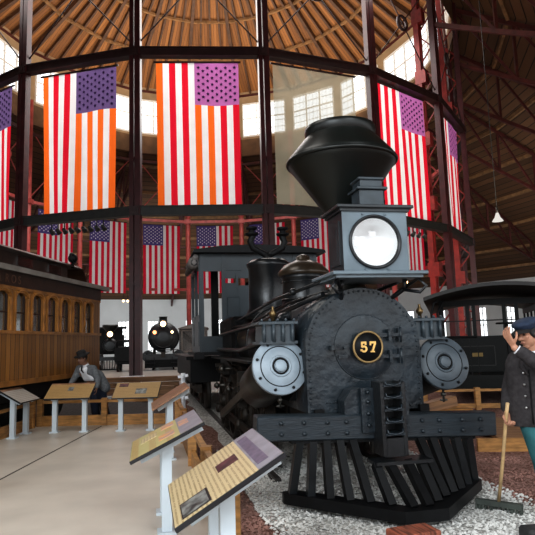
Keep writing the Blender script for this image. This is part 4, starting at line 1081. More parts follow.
# gravel
gv = MB(); pts = []
for i in range(25):
    y = -2.2+i*.75; j1, j2 = random.uniform(-.12, .12), random.uniform(-.12, .12)
    pts.append((trackpt(-1.08+j1, y), trackpt(1.32+j2, y)))
for (a, b), (c, d) in zip(pts, pts[1:]): gv.poly([(a[0], a[1], .012), (b[0], b[1], .012), (d[0], d[1], .012), (c[0], c[1], .012)])
bmesh.ops.remove_doubles(gv.bm, verts=gv.bm.verts[:], dist=.001)
def pebble(mb, p, s_, mi):
    rot = Matrix.Rotation(random.uniform(0, 6), 3, 'Z') @ Matrix.Rotation(random.uniform(-.5, .5), 3, 'X')
    v = [mb.bm.verts.new(Vector(p)+rot @ Vector((x*s_*random.uniform(.7, 1.3), y*s_*random.uniform(.7, 1.2), z*s_*random.uniform(.5, .8)))) for x, y, z in ((1, 0, 0), (0, 1, 0), (-1, 0, 0), (0, -1, 0), (0, 0, 1), (0, 0, -1))]
    for a, b in ((0, 1), (1, 2), (2, 3), (3, 0)):
        f = mb.bm.faces.new([v[a], v[b], v[4]]); f.material_index = mi; f = mb.bm.faces.new([v[b], v[a], v[5]]); f.material_index = mi
for i in range(7500):
    x, y = random.uniform(-1.2, 1.45), random.uniform(-1.6, 3.5)
    q = trackpt(x, y); pebble(gv, (q[0], q[1], .018), random.uniform(.012, .026), 1)
tag(gv.build('gravel', ['gravel', 'stone'], fixn=False), 'white crushed stone gravel strip under and before the engine', 'gravel', kind='stuff')
gp = MB()
for i in range(7000):
    if i % 2: x, y = random.uniform(-1.55, -1.0), random.uniform(-2., 4)
    else: x, y = random.uniform(1.2, 3.2), random.uniform(-1.2, 1.75)
    q = trackpt(x, y); pebble(gp, (q[0], q[1], .004), random.uniform(.010, .022), 0)
tag(gp.build('gravel', ['pinkstone'], fixn=False), 'pinkish brown loose gravel beside the white strip', 'gravel', kind='stuff')

# ------------------------------------------------------------------ engines and cars across the roundhouse
def far_wheel(mb, x, y, r, s_):
    mb.lathe([(r-.08, -.05), (r, -.06), (r, .05), (r-.08, .05)], (x, y, r), (s_, 0, 0), 20); mb.lathe([(.1, -.06), (.1, .08), (0, .08)], (x, y, r), (s_, 0, 0), 10)
def small_engine(loc, rz):
    root = empty('steam_locomotive', loc, rz, label='small dark steam locomotive with funnel-shaped stack, far behind at left', cat='steam locomotive')
    m = MB(); m.cyl((0, .2, 2.0), (0, 5, 2.0), .68, n=24); m.lathe([(.70, 0), (.70, .5)], (0, .2, 2.0), (0, 1, 0), 24); m.build('boiler', 'black_flat', root)
    m = MB(); m.lathe([(.62, .0), (.60, .04), (.3, .05), (0, .06)], (0, .2, 2.0), (0, -1, 0), 24); m.torus((0, .14, 2.0), (0, 1, 0), .45, .03, 24, 6); m.build('smokebox_door', 'black', root)
    m = MB(); m.lathe([(.24, 2.5), (.2, 2.7), (.2, 3.0), (.62, 3.55), (.66, 3.62), (.60, 3.72), (.5, 3.72), (.18, 3.2)], (0, .7, 0), n=24, cap=False); m.build('smokestack', 'stack_black', root)
    hl = empty('headlight', (0, 0, 0)); hl.parent = root
    m = MB(); m.box((0, .0, 2.92), (.42, .4, .48), bev=.03); m.build('lamp_case', 'black', hl)
    m = MB(); m.ball((0, -.21, 2.92), .22, (1, .4, 1)); m.build('bulb', 'bulb', hl)
    m = MB(); m.box((0, -.35, .95), (2.2, .3, .3)); m.build('buffer_beam', 'black', root)
    m = MB()
    for i in range(9):
        t = -1+i/4; m.beam((t*.9, -.45, .82), (t*.75, -1.25+.6*abs(t), .12), .08, .08)
    m.beam((-.8, -.66, .12), (0, -1.3, .12), .1, .1); m.beam((.8, -.66, .12), (0, -1.3, .12), .1, .1); m.build('pilot', 'black_flat', root)
    for s_ in (-1, 1):
        m = MB(); m.cyl((s_*.95, .3, 1.05), (s_*.95, 1.3, 1.05), .3, n=18); m.build('cylinder', 'black', root)
        for y in (.9, 2.6, 4.0):
            w = MB(); far_wheel(w, s_*.72, y, .36 if y < 1 else .66, s_); w.build('wheel', 'rust', root)
    m = MB(); m.lathe([(.3, 2.6), (.28, 3.0), (.2, 3.15), (0, 3.2)], (0, 2.2, 0), n=18); m.build('sand_dome', 'black', root)
    m = MB(); m.box((0, 5.6, 2.1), (2.3, 1.8, 1.7)); m.box((0, 5.6, 3.2), (2.0, 1.6, .7)); m.box((0, 5.6, 3.6), (2.7, 2.3, .12)); m.build('cab', 'black_flat', root)
    return root
small_engine((-10.95, 41., 0), .24).scale = (.87, .87, .87)
def goods_engine(loc, rz):
    root = empty('steam_locomotive', loc, rz, label='big round-fronted black locomotive with one white and two orange lamps, behind the maroon column', cat='steam locomotive')
    m = MB(); m.cyl((0, .2, 2.45), (0, 8, 2.45), 1.12, n=32); m.build('boiler', 'black_flat', root)
    m = MB(); m.lathe([(1.10, 0), (1.08, .04), (.8, .05), (.76, .09), (.3, .11), (0, .12)], (0, .2, 2.45), (0, -1, 0), 32); m.torus((0, .12, 2.45), (0, 1, 0), .78, .04, 30, 6); m.build('smokebox_door', 'black', root)
    m = MB(); m.lathe([(.34, 3.4), (.3, 3.6), (.3, 3.95), (.36, 4.0), (.28, 4.0), (.26, 3.7)], (0, 1.1, 0), n=20, cap=False); m.build('smokestack', 'stack_black', root)
    for nm, x, z, r, mt in (('headlight', 0, 3.42, .25, 'bulb'), ('marker_lamp', -.62, 2.80, .16, 'redbulb'), ('marker_lamp', .66, 2.80, .12, 'bulb')):
        l = MB(); l.cyl((x, -.15, z), (x, .25, z), r+.08, n=18); lo = l.build(nm, 'black', root)
        b = MB(); b.ball((x, -.16, z), r*.82, (1, .35, 1)); b.build('bulb', mt, lo)
    m = MB(); m.box((0, -.35, 1.0), (2.8, .3, .42)); m.build('buffer_beam', 'black', root)
    m = MB(); m.box((-.0, -.55, 1.15), (.3, .25, .4)); m.build('coupler', 'rust', root)
    m = MB(); m.box((.35, -.52, 1.48), (.34, .04, .24)); m.build('number_board', 'signpost', root)
    m = MB()
    for s_ in (-1, 1): m.box((s_*.95, -.45, .55), (.7, .5, .06)); m.box((s_*.95, -.45, .25), (.7, .5, .06)); m.beam((s_*.65, -.5, .2), (s_*.65, -.5, 1.), .05, .05); m.beam((s_*1.25, -.5, .2), (s_*1.25, -.5, 1.), .05, .05)
    m.path([(-1.2, -.5, 1.2), (-1.1, -.6, 1.5), (1.1, -.6, 1.5), (1.2, -.5, 1.2)], .025, 6); m.build('front_step', 'black_flat', root)
    for s_ in (-1, 1):
        m = MB(); m.cyl((s_*1.15, .3, 1.05), (s_*1.15, 1.6, 1.05), .42, n=20); m.build('cylinder', 'black', root)
        for y in (.6, 2.6, 4.3, 6.0):
            w = MB(); far_wheel(w, s_*.76, y, .42 if y < 1 else .8, s_); w.build('wheel', 'rust', root)
    m = MB(); m.cyl((0, 7.5, 2.5), (0, 9.7, 2.5), 1.3, n=28); m.build('cab', 'black_flat', root)
    m = MB(); m.box((0, .2, .62), (2.7, .5, .8)); m.build('pilot_sheet', 'black_flat', root)
    return root
goods_engine((-6.75, 38.6, 0), .16).scale = (.90, .90, .90)
# weathered box car between that engine and the black cab
def boxcar(loc, rz):
    root = empty('boxcar', loc, rz, label='weathered grey boarded boxcar end between the lamp-lit engine and the black cab', cat='railway wagon')
    m = MB(); m.box((0, 3.5, 2.0), (2.5, 7, 2.1)); m.build('body', 'box_grey', root)
    m = MB(); pf = [(-1.36, 3.05), (-1.3, 3.12), (0, 3.5), (1.3, 3.12), (1.36, 3.05)]; m.prism([(x, -.15, z) for x, z in pf], (0, 7.3, 0)); m.build('roof', 'carroof', root)
    m = MB(); m.box((0, 3.5, .85), (2.3, 7, .25)); m.build('underframe', 'underframe', root)
    m = MB()
    for x in (-1.0, 1.0): m.box((x, -.03, 2.), (.12, .06, 2.1))
    m.box((0, -.03, 2.9), (2.4, .06, .14)); m.box((0, -.03, 1.05), (2.4, .06, .18)); m.build('end_frame', 'carroof', root)
    for y in (1.2, 5.6):
        w = MB()
        for s_ in (-1, 1): far_wheel(w, s_*.72, y, .42, s_)
        w.cyl((-.7, y, .42), (.7, y, .42), .06); w.build('wheelset', 'underframe', root)
boxcar((-6.25, 51., 0), .10)
# dark hand truck / tender end seen left of the column
r_ = empty('tender', (-9.0, 37.6, 0), .1, label='small black tender end left of the maroon column below the bright window', cat='railway wagon')
m = MB(); m.box((0, 1.2, 1.15), (1.5, 2.4, 1.0), bev=.05); m.box((0, 1.2, .6), (1.3, 2.2, .2)); m.build('tank', 'black_flat', r_)
m = MB(); m.path([(-.6, 0, 1.6), (-.55, 0, 2.0), (.55, 0, 2.0), (.6, 0, 1.6)], .09, 8); m.build('handrail', 'black_flat', r_)
for s_ in (-1, 1):
    w = MB(); far_wheel(w, s_*.6, .6, .35, s_); far_wheel(w, s_*.6, 1.9, .35, s_); w.build('wheel', 'rust', r_)

# ------------------------------------------------------------------ dark coach at the right
def coach():
    root = empty('open_platform_coach', (4.45, 15.0, 0), -.30, label='dark green-black coach with arched canopy roof behind the broom man', cat='railway coach')
    W = 3.3; x0 = 0
    m = MB(); n = 14
    top = [(-.22+(W+.44)*i/n, 2.60+.30*math.sin(PI*(i/n)**.9)) for i in range(n+1)]
    bot = [(x, z-.09) for x, z in top[::-1]]
    m.prism([(x, -.9, z) for x, z in top+bot], (0, 9, 0), 0, True); m.build('roof', 'coachroof', root)
    m = MB(); m.box((W/2, .6, 1.06), (W-.3, .06, .98)); m.box((W/2, .6, 2.5), (W-.3, .06, .16))
    for x in (.2, .85, 1.0, 1.75, 2.05, 2.7, W-.2): m.box((x, .6, 2.0), (.09, .07, 1.1))
    m.box((W/2, .6, 1.58), (W-.3, .09, .07)); m.box((W/2, .6, 2.02), (W-.3, .04, .03))
    m.build('end_wall', 'coach', root)
    m = MB()
    for a, b in (((.3, .85), (1.45, .85)), ((.3, 1.35), (1.45, 1.35))): m.beam((a[0], .56, a[1]), (b[0], .56, b[1]), .02, .02)
    m.beam((.3, .56, .85), (.3, .56, 1.35), .02, .02); m.beam((1.45, .56, .85), (1.45, .56, 1.35), .02, .02); m.build('panel_moulding', 'coachroof', root)
    m = MB(); m.box((1.02, .555, 1.13), (.26, .012, .10)); m.build('name_plate', 'plate', root)
    for x in (.15, W-.15):
        m = MB(); m.box((x, 4.3, 1.06), (.06, 7.4, .98)); m.box((x, 4.3, 2.5), (.06, 7.4, .18))
        for i in range(9): m.box((x, .8+i*.88, 2.0), (.06, .10, 1.1))
        m.build('side_wall', 'coach', root)
    m = MB(); m.box((W/2, 3.5, .62), (W-.1, 8.8, .14)); m.box((W/2, -.75, .5), (W-.4, .25, .3)); m.build('platform', 'coach', root)
    for x in (.12, W-.12):
        m = MB(); m.path([(x, -.8, .7), (x, -.82, 1.7), (x-.03, -.8, 2.2), (x+.1, -.7, 2.48)], .03, 8); m.build('end_post', 'black_flat', root)
    for xs in ([.12+.17*i for i in range(6)], [W-.12-.17*i for i in range(6)]):
        m = MB()
        for x in xs: m.beam((x, -.8, .7), (x, -.8, 1.6), .02, .02)
        m.path([(xs[0], -.8, 1.6), (xs[-1], -.8, 1.6)], .03, 8); m.build('railing', 'black_flat', root)
    m = MB(); m.path([(.12, -.8, 2.5), (.02, -.85, 2.45), (-.05, -.85, 2.2), (-.06, -.85, 1.7)], .03, 8); m.build('hood_bracket', 'black_flat', root)
    m = MB(); m.cyl((W/2, -.78, .6), (W/2, -.78, 1.9), .03, n=8); m.torus((W/2, -.78, 1.9), (0, 0, 1), .22, .025, 20, 6); m.build('brake_wheel', 'black_flat', root)
    m = MB()
    for s_ in (-1, 1): m.box((W/2+s_*1.0, -.6, .35), (.5, .3, .05)); m.beam((W/2+s_*1.22, -.6, .3), (W/2+s_*1.22, -.6, .65), .04, .04); m.beam((W/2+s_*.78, -.6, .3), (W/2+s_*.78, -.6, .65), .04, .04)
    m.build('step', 'black_flat', root)
    for y in (1.2, 6.2):
        w = MB()
        for s_ in (-1, 1): far_wheel(w, W/2+s_*.72, y, .42, s_)
        w.cyl((W/2-.7, y, .42), (W/2+.7, y, .42), .06); w.box((W/2, y, .5), (1.9, 1.2, .12)); w.build('truck', 'underframe', root)
coach()
# fence, timbers and boardwalk on the right
fence([(3.55, 13.1), (6.9, 12.6)], 'low pine fence before the dark coach at right', zr=.46, post_every=1.35, bh=.10, bz=.09)
def timber2(c, d, rz, lab, mt='brownwood', ry=0):
    o = timber(c, d, rz, lab, mt); o.rotation_euler.y = ry
timber2((3.40, 11.9, .24), (1.0, .24, .2), .35, 'reddish-brown beam resting aslant behind the right cylinder', 'brownwood', -.15)
timber2((3.75, 12.52, .05), (1.2, .3, .10), -.1, 'short wood block under the slanting beam behind the right cylinder', 'fencewood')
r_ = empty('boardwalk', (2.95, 8.30, 0), -.10, label='low pine boardwalk behind the broom man at right', cat='boardwalk')
m = MB(); m.box((2.0, .03, .09), (4.0, .07, .18)); m.build('edge_board', 'fencewood', r_)
m = MB()
for i in range(9): m.box((2.15, .18+.235*i, .165), (3.7, .22, .035))
m.build('deck_board', 'brownwood', r_)

# ------------------------------------------------------------------ people
def limb(mb, p, q, r0_, r1_, n=14):
    """tapered capsule"""
    p, q = Vector(p), Vector(q); L = (q-p).length; pr_ = []
    for i in range(5): t = PI/2*i/4; pr_.append((r0_*math.sin(t), -r0_*math.cos(t)))
    for i in range(5): t = PI/2*(1-i/4); pr_.append((r1_*math.sin(t), L+r1_*math.cos(t)))
    mb.lathe(pr_, p, q-p, n)
def lim_chain(mb, pts, rs):
    for (a, b), (r0_, r1_) in zip(zip(pts, pts[1:]), zip(rs, rs[1:])): limb(mb, a, b, r0_, r1_)
def basis(f, up=(0, 0, 1)):
    """columns: right-hand side, forward, up of a body facing f"""
    f = Vector(f).normalized(); u = Vector(up); r_ = f.cross(u).normalized(); u = r_.cross(f)
    return Matrix((r_, f, u)).transposed()
def hand(mb, wrist, d, palm_n, size=.19, curl=.5, thumb=1):
    """palm and five bent fingers; d = direction of the hand, palm_n = palm normal (fingers close toward it)"""
    d = Vector(d).normalized(); nrm = Vector(palm_n); nrm = (nrm-d*nrm.dot(d)).normalized(); s_ = d.cross(nrm).normalized()*thumb
    w = Vector(wrist); pl_ = size*.5
    for k in (-1.2, -.4, .4, 1.2): limb(mb, w+s_*k*.010, w+d*pl_+s_*k*.022, .016, .0115, 10)
    lens = (.80, .97, 1.0, .88)
    for k, ln in zip((-1.5, -.5, .5, 1.5), lens):
        b0 = w+d*pl_+s_*k*.0215; dk = (d+s_*k*.07).normalized(); L = size*.5*ln; a = 0; pts = [b0]
        for j, fr_ in enumerate((.42, .32, .26)):
            a += curl*(.9, 1.1, .9)[j]
            dirv = dk*math.cos(a)+nrm*math.sin(a); pts.append(pts[-1]+dirv*L*fr_)
        lim_chain(mb, pts, [.0092, .0086, .0080, .0070])
    b0 = w+d*pl_*.28+s_*.026; t1 = b0+(s_*.75+d*.55+nrm*.35).normalized()*.040; t2 = t1+(s_*.25+d*.75+nrm*.6).normalized()*.032; t3 = t2+(d*.8+nrm*.6).normalized()*.024
    lim_chain(mb, [b0, t1, t2, t3], [.0145, .0118, .0105, .0085])
def head(mb, c, f, up, s_=1.):
    """skull, jaw, nose, brow, lips, ears about centre c facing f"""
    B = basis(f, up)
    P = lambda x, y, z: Vector(c)+B @ Vector((x, y, z))*s_
    def e(p, r, sc_): mb.ball(P(*p), r*s_, sc_, n=16, rot=B)
    e((0, -.012, .035), .094, (.82, 1.02, 1.0)); e((0, .012, -.035), .075, (.86, 1.0, 1.15)); e((0, .045, -.095), .038, (.95, .85, .7))
    e((0, .070, .028), .048, (1.15, .5, .45)); e((0, .060, -.02), .05, (1.05, .7, .9))
    limb(mb, P(0, .088, .018), P(0, .112, -.026), .010*s_, .0155*s_); e((-.012, .098, -.030), .010, (1, 1, .8)); e((.012, .098, -.030), .010, (1, 1, .8))
    for x in (-.035, .035): e((x, .066, -.012), .022, (1, .8, .8)); e((x*2.2, -.008, -.005), .026, (.35, .7, 1.15))
    e((0, .088, -.058), .020, (1.15, .55, .32)); e((0, .086, -.070), .019, (1.05, .55, .36))
    return P, B
def face_bits(P, B, parent, s_=1., hair='hair', brow=True):
    m = MB()
    for x in (-.032, .032): m.ball(P(x, .0855, .012), .0115*s_, (1.2, .6, .75), n=10, rot=B)
    m.build('eye', 'eye', parent)
    if brow:
        m = MB()
        for x in (-1, 1): m.path([P(x*.016, .094, .031), P(x*.034, .092, .037), P(x*.052, .078, .032)], .0055*s_, 6)
        m.build('eyebrow', hair, parent)
    m = MB(); m.path([P(-.022, .092, -.062), P(0, .1005, -.063), P(.022, .092, -.062)], .0055*s_, 6, rr=[.003*s_, .006*s_, .003*s_]); m.build('mouth', 'lip', parent)
def to_local(me, o):
    me.transform(Matrix.Translation(-Vector(o)))

def broom_man():
    o = Vector((2.44, 5.20, 0)); 
    root = empty('person', o, label='man in dark coat, teal trousers and navy cap shading his eyes, holding a broom', cat='person')
    fdir = Vector((-.50, -.87, 0)); rs_ = Vector((-.87, .50, 0))
    def put(name, mb, mt, vox=None, sm=6, parent=root):
        if vox: me = remeshed(mb, vox, sm, name)
        else:
            bmesh.ops.recalc_face_normals(mb.bm, faces=mb.bm.faces[:]); me = bpy.data.meshes.new(name); mb.bm.to_mesh(me); mb.bm.free()
        to_local(me, o); return mesh_obj(name, me, mt, parent)
    neck = Vector((2.395, 5.22, 1.42)); hc = Vector((2.375, 5.19, 1.605))
    hf, hu = Vector((-.93, -.36, -.14)), Vector((-.14, -.05, 1))
    Rs, Re, Rw = Vector((2.315, 5.34, 1.375)), Vector((2.255, 5.41, 1.12)), Vector((2.160, 5.285, .945))
    Ls, Le, Lw = Vector((2.555, 5.11, 1.385)), Vector((2.375, 4.93, 1.31)), Vector((2.155, 4.995, 1.495))
    rh, lh = Vector((2.345, 5.27, .90)), Vector((2.51, 5.17, .90))
    rk, lk = Vector((2.42, 5.22, .49)), Vector((2.60, 5.09, .49)); ra, la = Vector((2.50, 5.28, .09)), Vector((2.70, 5.13, .09))
    # ---- body: one continuous skin
    m = MB()
    P, B = head(m, hc, hf, hu)
    limb(m, neck+Vector((0, 0, -.02)), hc+Vector((.015, .01, -.06)), .062, .056)
    for a, b in ((Vector((2.40, 5.22, 1.30)), Vector((2.42, 5.22, 1.0))),):
        for dx in (-.10, 0, .10): limb(m, a+rs_*dx, b+rs_*dx*.9, .105, .11)
    limb(m, Rs, Ls, .065, .065)
    lim_chain(m, [Rs, Re, Rw], [.058, .045, .03]); lim_chain(m, [Ls, Le, Lw], [.058, .045, .03])
    lim_chain(m, [rh, rk, ra], [.085, .058, .042]); lim_chain(m, [lh, lk, la], [.085, .058, .042])
    limb(m, rh, lh, .095, .095)
    for a in (ra, la): limb(m, a+Vector((.02, .02, -.03)), a+fdir*.16+Vector((0, 0, -.045)), .042, .034)
    hand(m, Rw+Vector((-.004, -.012, -.03)), (-.10, -.28, -.95), (.35, -.9, .25), .175, .95, 1)
    hand(m, Lw+Vector((-.006, .0, .015)), (-.42, .14, .89), (.80, .45, .25), .185, .34, -1)
    body = put('body', m, 'skin', .0052, 3)
    face_bits(lambda x, y, z: P(x, y, z)-o, B, root)
    # ---- trousers, shoes
    m = MB(); lim_chain(m, [rh+Vector((0, 0, .02)), rk, ra+Vector((0, 0, .0))], [.112, .092, .088]); lim_chain(m, [lh+Vector((0, 0, .02)), lk, la], [.112, .092, .088]); limb(m, rh, lh, .12, .12)
    put('trousers', m, 'teal', .016, 5)
    for a in (ra, la):
        m = MB(); limb(m, a+Vector((.02, .03, -.035)), a+fdir*.18+Vector((0, 0, -.045)), .052, .042); limb(m, a, a+Vector((0, 0, .04)), .05, .05); put('shoe', m, 'black', .012, 4)
    # ---- coat
    m = MB()
    c1, c2, c3 = Vector((2.40, 5.22, 1.33)), Vector((2.41, 5.225, 1.05)), Vector((2.42, 5.225, .86))
    for dx in (-.115, -.04, .04, .115):
        lim_chain(m, [c1+rs_*dx, c2+rs_*dx*1.0, c3+rs_*dx*1.15], [.118, .122, .130])
    limb(m, Rs, Ls, .088, .088); limb(m, neck+Vector((0, .02, -.06)), neck+Vector((0, .01, -.01)), .10, .085)
    lim_chain(m, [Rs, Re, Rw+(Re-Rw)*.10], [.084, .070, .056]); lim_chain(m, [Ls, Le, Lw+(Le-Lw)*.20], [.084, .072, .056])
    # cut the hem level
    bmesh.ops.bisect_plane(m.bm, geom=m.bm.verts[:]+m.bm.edges[:]+m.bm.faces[:], plane_co=(0, 0, -5), plane_no=(0, 0, 1))
    coat = put('coat', m, 'coat', .013, 5)
    # level hem: remove what hangs below
    bm = bmesh.new(); bm.from_mesh(coat.data); r2 = bmesh.ops.bisect_plane(bm, geom=bm.verts[:]+bm.edges[:]+bm.faces[:], plane_co=(0, 0, .80), plane_no=(0, 0, -1), clear_outer=True)
    bmesh.ops.holes_fill(bm, edges=[e for e in bm.edges if e.is_boundary]); bm.to_mesh(coat.data); bm.free()
    # front edge and buttons
    cf = lambda t, z, off=0.: Vector((2.41, 5.225, z))+fdir*(.128+off)+rs_*t
    m = MB(); m.path([cf(.03, z, .004) for z in (1.30, 1.2, 1.1, 1.0, .9, .83)], .006, 6); put('front_edge', m, 'black_flat', parent=coat)
    for z in (1.27, 1.17, 1.07, .97):
        m = MB(); m.lathe([(.011, 0), (.009, .006), (0, .008)], cf(.075, z, .012), fdir, 12); put('button', m, 'button', parent=coat)
    m = MB()   # lapels
    for s_ in (-1, 1):
        a = neck+fdir*.09+rs_*s_*.06+Vector((0, 0, -.01)); b = cf(s_*.035, 1.25, .018)
        m.path([neck-fdir*.05+rs_*s_*.075+Vector((0, 0, .02)), a, (a+b)/2+rs_*s_*.035, b], .02, 8, rr=[.022, .022, .026, .01])
    put('collar', m, 'coat', parent=coat)
    # shirt collar and cuff
    m = MB(); m.lathe([(.072, 0), (.070, .03), (.064, .055)], neck+Vector((0, 0, -.005)), (hc-neck).normalized(), 20, cap=False)
    put('shirt_collar', m, 'shirt')
    m = MB(); dl = (Lw-Le).normalized(); m.lathe([(.046, -.02), (.043, .035), (.036, .036)], Lw-dl*.055, dl, 18); dl = (Rw-Re).normalized(); m.lathe([(.044, -.03), (.042, .012), (.034, .013)], Rw-dl*.02, dl, 18); put('shirt_cuff', m, 'shirt')
    # hair, cap
    m = MB(); m.ball(P(0, -.020, .040), .099, (.86, 1.0, .98), n=18, rot=B); m.ball(P(0, -.055, -.02), .07, (1.0, .7, 1.0), n=14, rot=B)
    for x in (-.072, .072): m.ball(P(x, .012, .0), .022, (.45, .8, 1.5), n=10, rot=B)
    hm = remeshed(m, .007, 3, 'hair'); to_local(hm, o)
    bm = bmesh.new(); bm.from_mesh(hm); pc = P(0, .048, .02)-o; nn = B @ Vector((0, 1, -.55)).normalized()
    bmesh.ops.bisect_plane(bm, geom=bm.verts[:]+bm.edges[:]+bm.faces[:], plane_co=pc, plane_no=nn, clear_outer=True); bm.to_mesh(hm); bm.free()
    mesh_obj('hair', hm, 'hair', root)
    m = MB(); m.lathe([(.096, .0), (.099, .025), (.112, .042), (.116, .056), (.098, .074), (.05, .085), (0, .088)], P(0, .010, .060), B @ Vector((0, .22, 1)), 28)
    cap = put('cap', m, 'cap')
    m = MB(); pts = []
    for i in range(13):
        t = R(-62+124*i/12); pts.append((math.sin(t), math.cos(t)))
    inn = [P(.092*s_, .008+.092*c_, .066) for s_, c_ in pts]; ou = [P(.098*s_, .012+.185*c_*max(.72, c_), .034) for s_, c_ in pts]
    for a, b, c_, d in zip(inn, inn[1:], ou[1:], ou): m.poly([a, b, c_, d]); m.poly([p+Vector((0, 0, -.008)) for p in (d, c_, b, a)]); m.poly([d, c_, c_+Vector((0, 0, -.008)), d+Vector((0, 0, -.008))])
    put('cap_peak', m, 'hat', parent=cap)
    return root
broom_man()
# broom
r_ = empty('broom', (2.105, 5.50, 0), label='push broom with pale wooden handle and dark head, held by the man in the cap', cat='broom')
m = MB(); m.path([(0, .0, .085), (.012, -.13, .45), (.024, -.275, .90), (.028, -.315, 1.01)], .0155, 10); m.build('broomstick', 'handle', r_)
m = MB(); m.beam((-.16, .127, .075), (.16, -.127, .075), .06, .045); hd = m.build('broom_head', 'broomhead', r_)
m = MB(); rnd = random.Random(5)
for i in range(60):
    f = rnd.uniform(-1, 1); q = rnd.uniform(-1, 1)*.024
    p = Vector((.16*f+q*.6, -.127*f+q*.8, .055)); m.beam(p, p+Vector((q*.3, q*.3, -.052)), .012, .012, up=(0, 1, 0))
m.build('bristles', 'broomhead', hd)

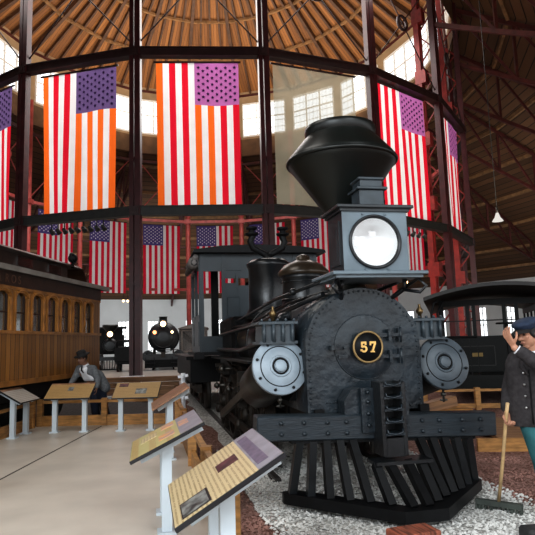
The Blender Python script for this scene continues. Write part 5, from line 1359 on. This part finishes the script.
def hat_man():
    o = Vector((-3.72, 12.45, 0)); dz = -.09; root = empty('person', o, label='man in black hat and grey coat with white shirt leaning by the carriage end', cat='person')
    def put(name, mb, mt, vox=None, sm=5, parent=root):
        if vox: me = remeshed(mb, vox, sm, name)
        else:
            bmesh.ops.recalc_face_normals(mb.bm, faces=mb.bm.faces[:]); me = bpy.data.meshes.new(name); mb.bm.to_mesh(me); mb.bm.free()
        to_local(me, o); return mesh_obj(name, me, mt, parent)
    fdir = Vector((-.45, -.89, 0)); rs_ = Vector((-.89, .45, 0))
    hc = Vector((-3.86, 12.28, 1.385)); neck = Vector((-3.80, 12.36, 1.235)); pel = Vector((-3.60, 12.52, .80))
    Rs, Ls = neck+rs_*.20+Vector((.0, .0, -.06)), neck-rs_*.20+Vector((0, 0, -.07))
    Re, Rw = Vector((-4.05, 12.40, 1.00)), Vector((-4.06, 12.15, .88)); Le, Lw = Vector((-3.53, 12.28, .95)), Vector((-3.52, 12.15, .78))
    rh, lh = pel+rs_*.09, pel-rs_*.09
    rk, lk = rh+Vector((.02, -.06, -.37)), lh+Vector((.06, -.05, -.37)); ra, la = rk+Vector((.03, .06, -.36)), lk+Vector((.08, .05, -.36))
    m = MB(); P, B = head(m, hc, (-.62, -.75, -.22), (-.15, -.2, 1)); limb(m, neck, hc+Vector((.01, .02, -.06)), .058, .054)
    mid = (neck+pel)/2
    for dx in (-.1, 0, .1): lim_chain(m, [neck+rs_*dx+Vector((0, 0, -.13)), mid+rs_*dx, pel+rs_*dx*.9], [.10, .105, .11])
    limb(m, Rs, Ls, .062, .062); lim_chain(m, [Rs, Re, Rw], [.056, .044, .03]); lim_chain(m, [Ls, Le, Lw], [.056, .044, .03])
    lim_chain(m, [rh, rk, ra], [.085, .058, .042]); lim_chain(m, [lh, lk, la], [.085, .058, .042])
    for a in (ra, la): limb(m, a+Vector((.02, .02, -.03)), a+fdir*.16+Vector((0, 0, -.035)), .042, .034)
    hand(m, Rw, (-.1, -.5, -.85), (.8, -.3, .1), .18, .45, 1); hand(m, Lw, (.05, -.3, -.95), (-.8, -.2, .1), .18, .45, -1)
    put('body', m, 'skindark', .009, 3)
    face_bits(lambda x, y, z: P(x, y, z)-o, B, root)
    m = MB(); lim_chain(m, [rh, rk, ra], [.11, .092, .088]); lim_chain(m, [lh, lk, la], [.11, .092, .088]); limb(m, rh, lh, .118, .118); put('trousers', m, 'navy', .02, 5)
    for a in (ra, la):
        m = MB(); limb(m, a+Vector((.02, .03, -.03)), a+fdir*.18+Vector((0, 0, -.03)), .048, .04); put('shoe', m, 'black', .014, 4)
    m = MB()
    for dx in (-.125, -.06, .06, .125): lim_chain(m, [neck+rs_*dx+Vector((0, 0, -.12)), mid+rs_*dx*1.15-fdir*.03, pel+rs_*dx*1.3-fdir*.03+Vector((0, 0, -.04))], [.105, .118, .125])
    limb(m, Rs, Ls, .084, .084); lim_chain(m, [Rs, Re, Rw+(Re-Rw)*.12], [.082, .070, .055]); lim_chain(m, [Ls, Le, Lw+(Le-Lw)*.12], [.082, .07, .055]); put('coat', m, 'greycoat', .016, 5)
    m = MB()
    a, b = neck+fdir*.075+Vector((0, 0, -.07)), mid+fdir*.085+Vector((0, 0, -.04))
    for dx in (-.07, -.03, .03, .07): limb(m, a+rs_*dx*.7, b+rs_*dx*1.25, .062, .075)
    put('shirt', m, 'shirt', .014, 5)
    m = MB(); m.lathe([(.068, 0), (.066, .04), (.06, .06)], neck+Vector((0, 0, -.01)), (hc-neck).normalized(), 18, cap=False); put('shirt_collar', m, 'shirt')
    m = MB(); m.path([a+fdir*.058+Vector((0, 0, .06)), a+fdir*.068+Vector((0, 0, -.02)), a*.6+b*.4+fdir*.072], .02, 8, rr=[.022, .018, .014]); put('necktie', m, 'hat')
    m = MB(); m.ball(P(0, -.022, .035), .098, (.85, 1, .95), n=16, rot=B); hm = remeshed(m, .009, 2, 'hair'); to_local(hm, o)
    bm = bmesh.new(); bm.from_mesh(hm); bmesh.ops.bisect_plane(bm, geom=bm.verts[:]+bm.edges[:]+bm.faces[:], plane_co=P(0, .045, .02)-o, plane_no=B @ Vector((0, 1, -.5)).normalized(), clear_outer=True); bm.to_mesh(hm); bm.free(); mesh_obj('hair', hm, 'hair', root)
    m = MB(); m.lathe([(.165, .0), (.17, .008), (.10, .014), (.098, .07), (.09, .10), (.06, .11), (0, .105)], P(0, 0, .072), B @ Vector((0, .15, 1)), 28); put('hat', m, 'hat')
    return root
hat_man()

# ------------------------------------------------------------------ light
w = bpy.data.worlds.new('overcast_sky'); sc.world = w; w.use_nodes = True
bg = w.node_tree.nodes['Background']; bg.inputs[0].default_value = (.93, .97, 1., 1); bg.inputs[1].default_value = 2.1
def area(name, loc, target, size, sy, power, col=(1, 1, 1)):
    l = bpy.data.lights.new(name, 'AREA'); l.shape = 'RECTANGLE'; l.size = size; l.size_y = sy; l.energy = power; l.color = col
    o = bpy.data.objects.new(name, l); COL.objects.link(o); o.location = loc
    o.rotation_euler = (Vector(target)-Vector(loc)).to_track_quat('-Z', 'Y').to_euler(); return o
area('roof_fill', (CTR.x, CTR.y, 23.), (CTR.x, CTR.y, 40), 26, 26, 7500, (1., .90, .76))  # added fill that brightens the cone boards, no fitting modelled
area('front_window_light', (-5.5, -5.5, 7.5), (1.5, 6.5, 1.5), 7, 4, 900, (.86, .94, 1.))
area('high_window_light', (4.5, -1.0, 8.5), (1.2, 6.0, 2.4), 4, 3, 260, (.9, .96, 1.))
area('hall_fill', (CTR.x, CTR.y-8, 21.), (CTR.x, CTR.y-8, 0), 24, 24, 9000, (1., .97, .93))  # added general fill over the hall, not a real lamp
area('walkway_fill', (-4.0, 6.0, 9.5), (-3.2, 7.5, 0), 4, 4, 230, (1., .96, .90))  # added fill to lift the walkway floor, no lamp hangs here
area('far_wall_fill', (-12, 68, 7.2), (-19, 95, 4.5), 16, 2, 3200, (.94, .98, 1.))  # added fill that brightens the far white wall
area('right_wall_fill', (20., 42., 6.5), (42., 62., 4.5), 12, 2, 2200, (.94, .98, 1.))  # added fill for the outer wall on the right, no real source
area('annulus_fill', (13., 22., 1.5), (18., 30., 14.), 8, 8, 1500, (1., .86, .70))  # added upward fill for the dark right-hand roof boards and trusses
sc.view_settings.view_transform = 'Standard'; sc.view_settings.look = 'None'
sc.view_settings.exposure = 0.16; sc.view_settings.gamma = 0.86
sc.cycles.max_bounces = 8; sc.cycles.transparent_max_bounces = 12
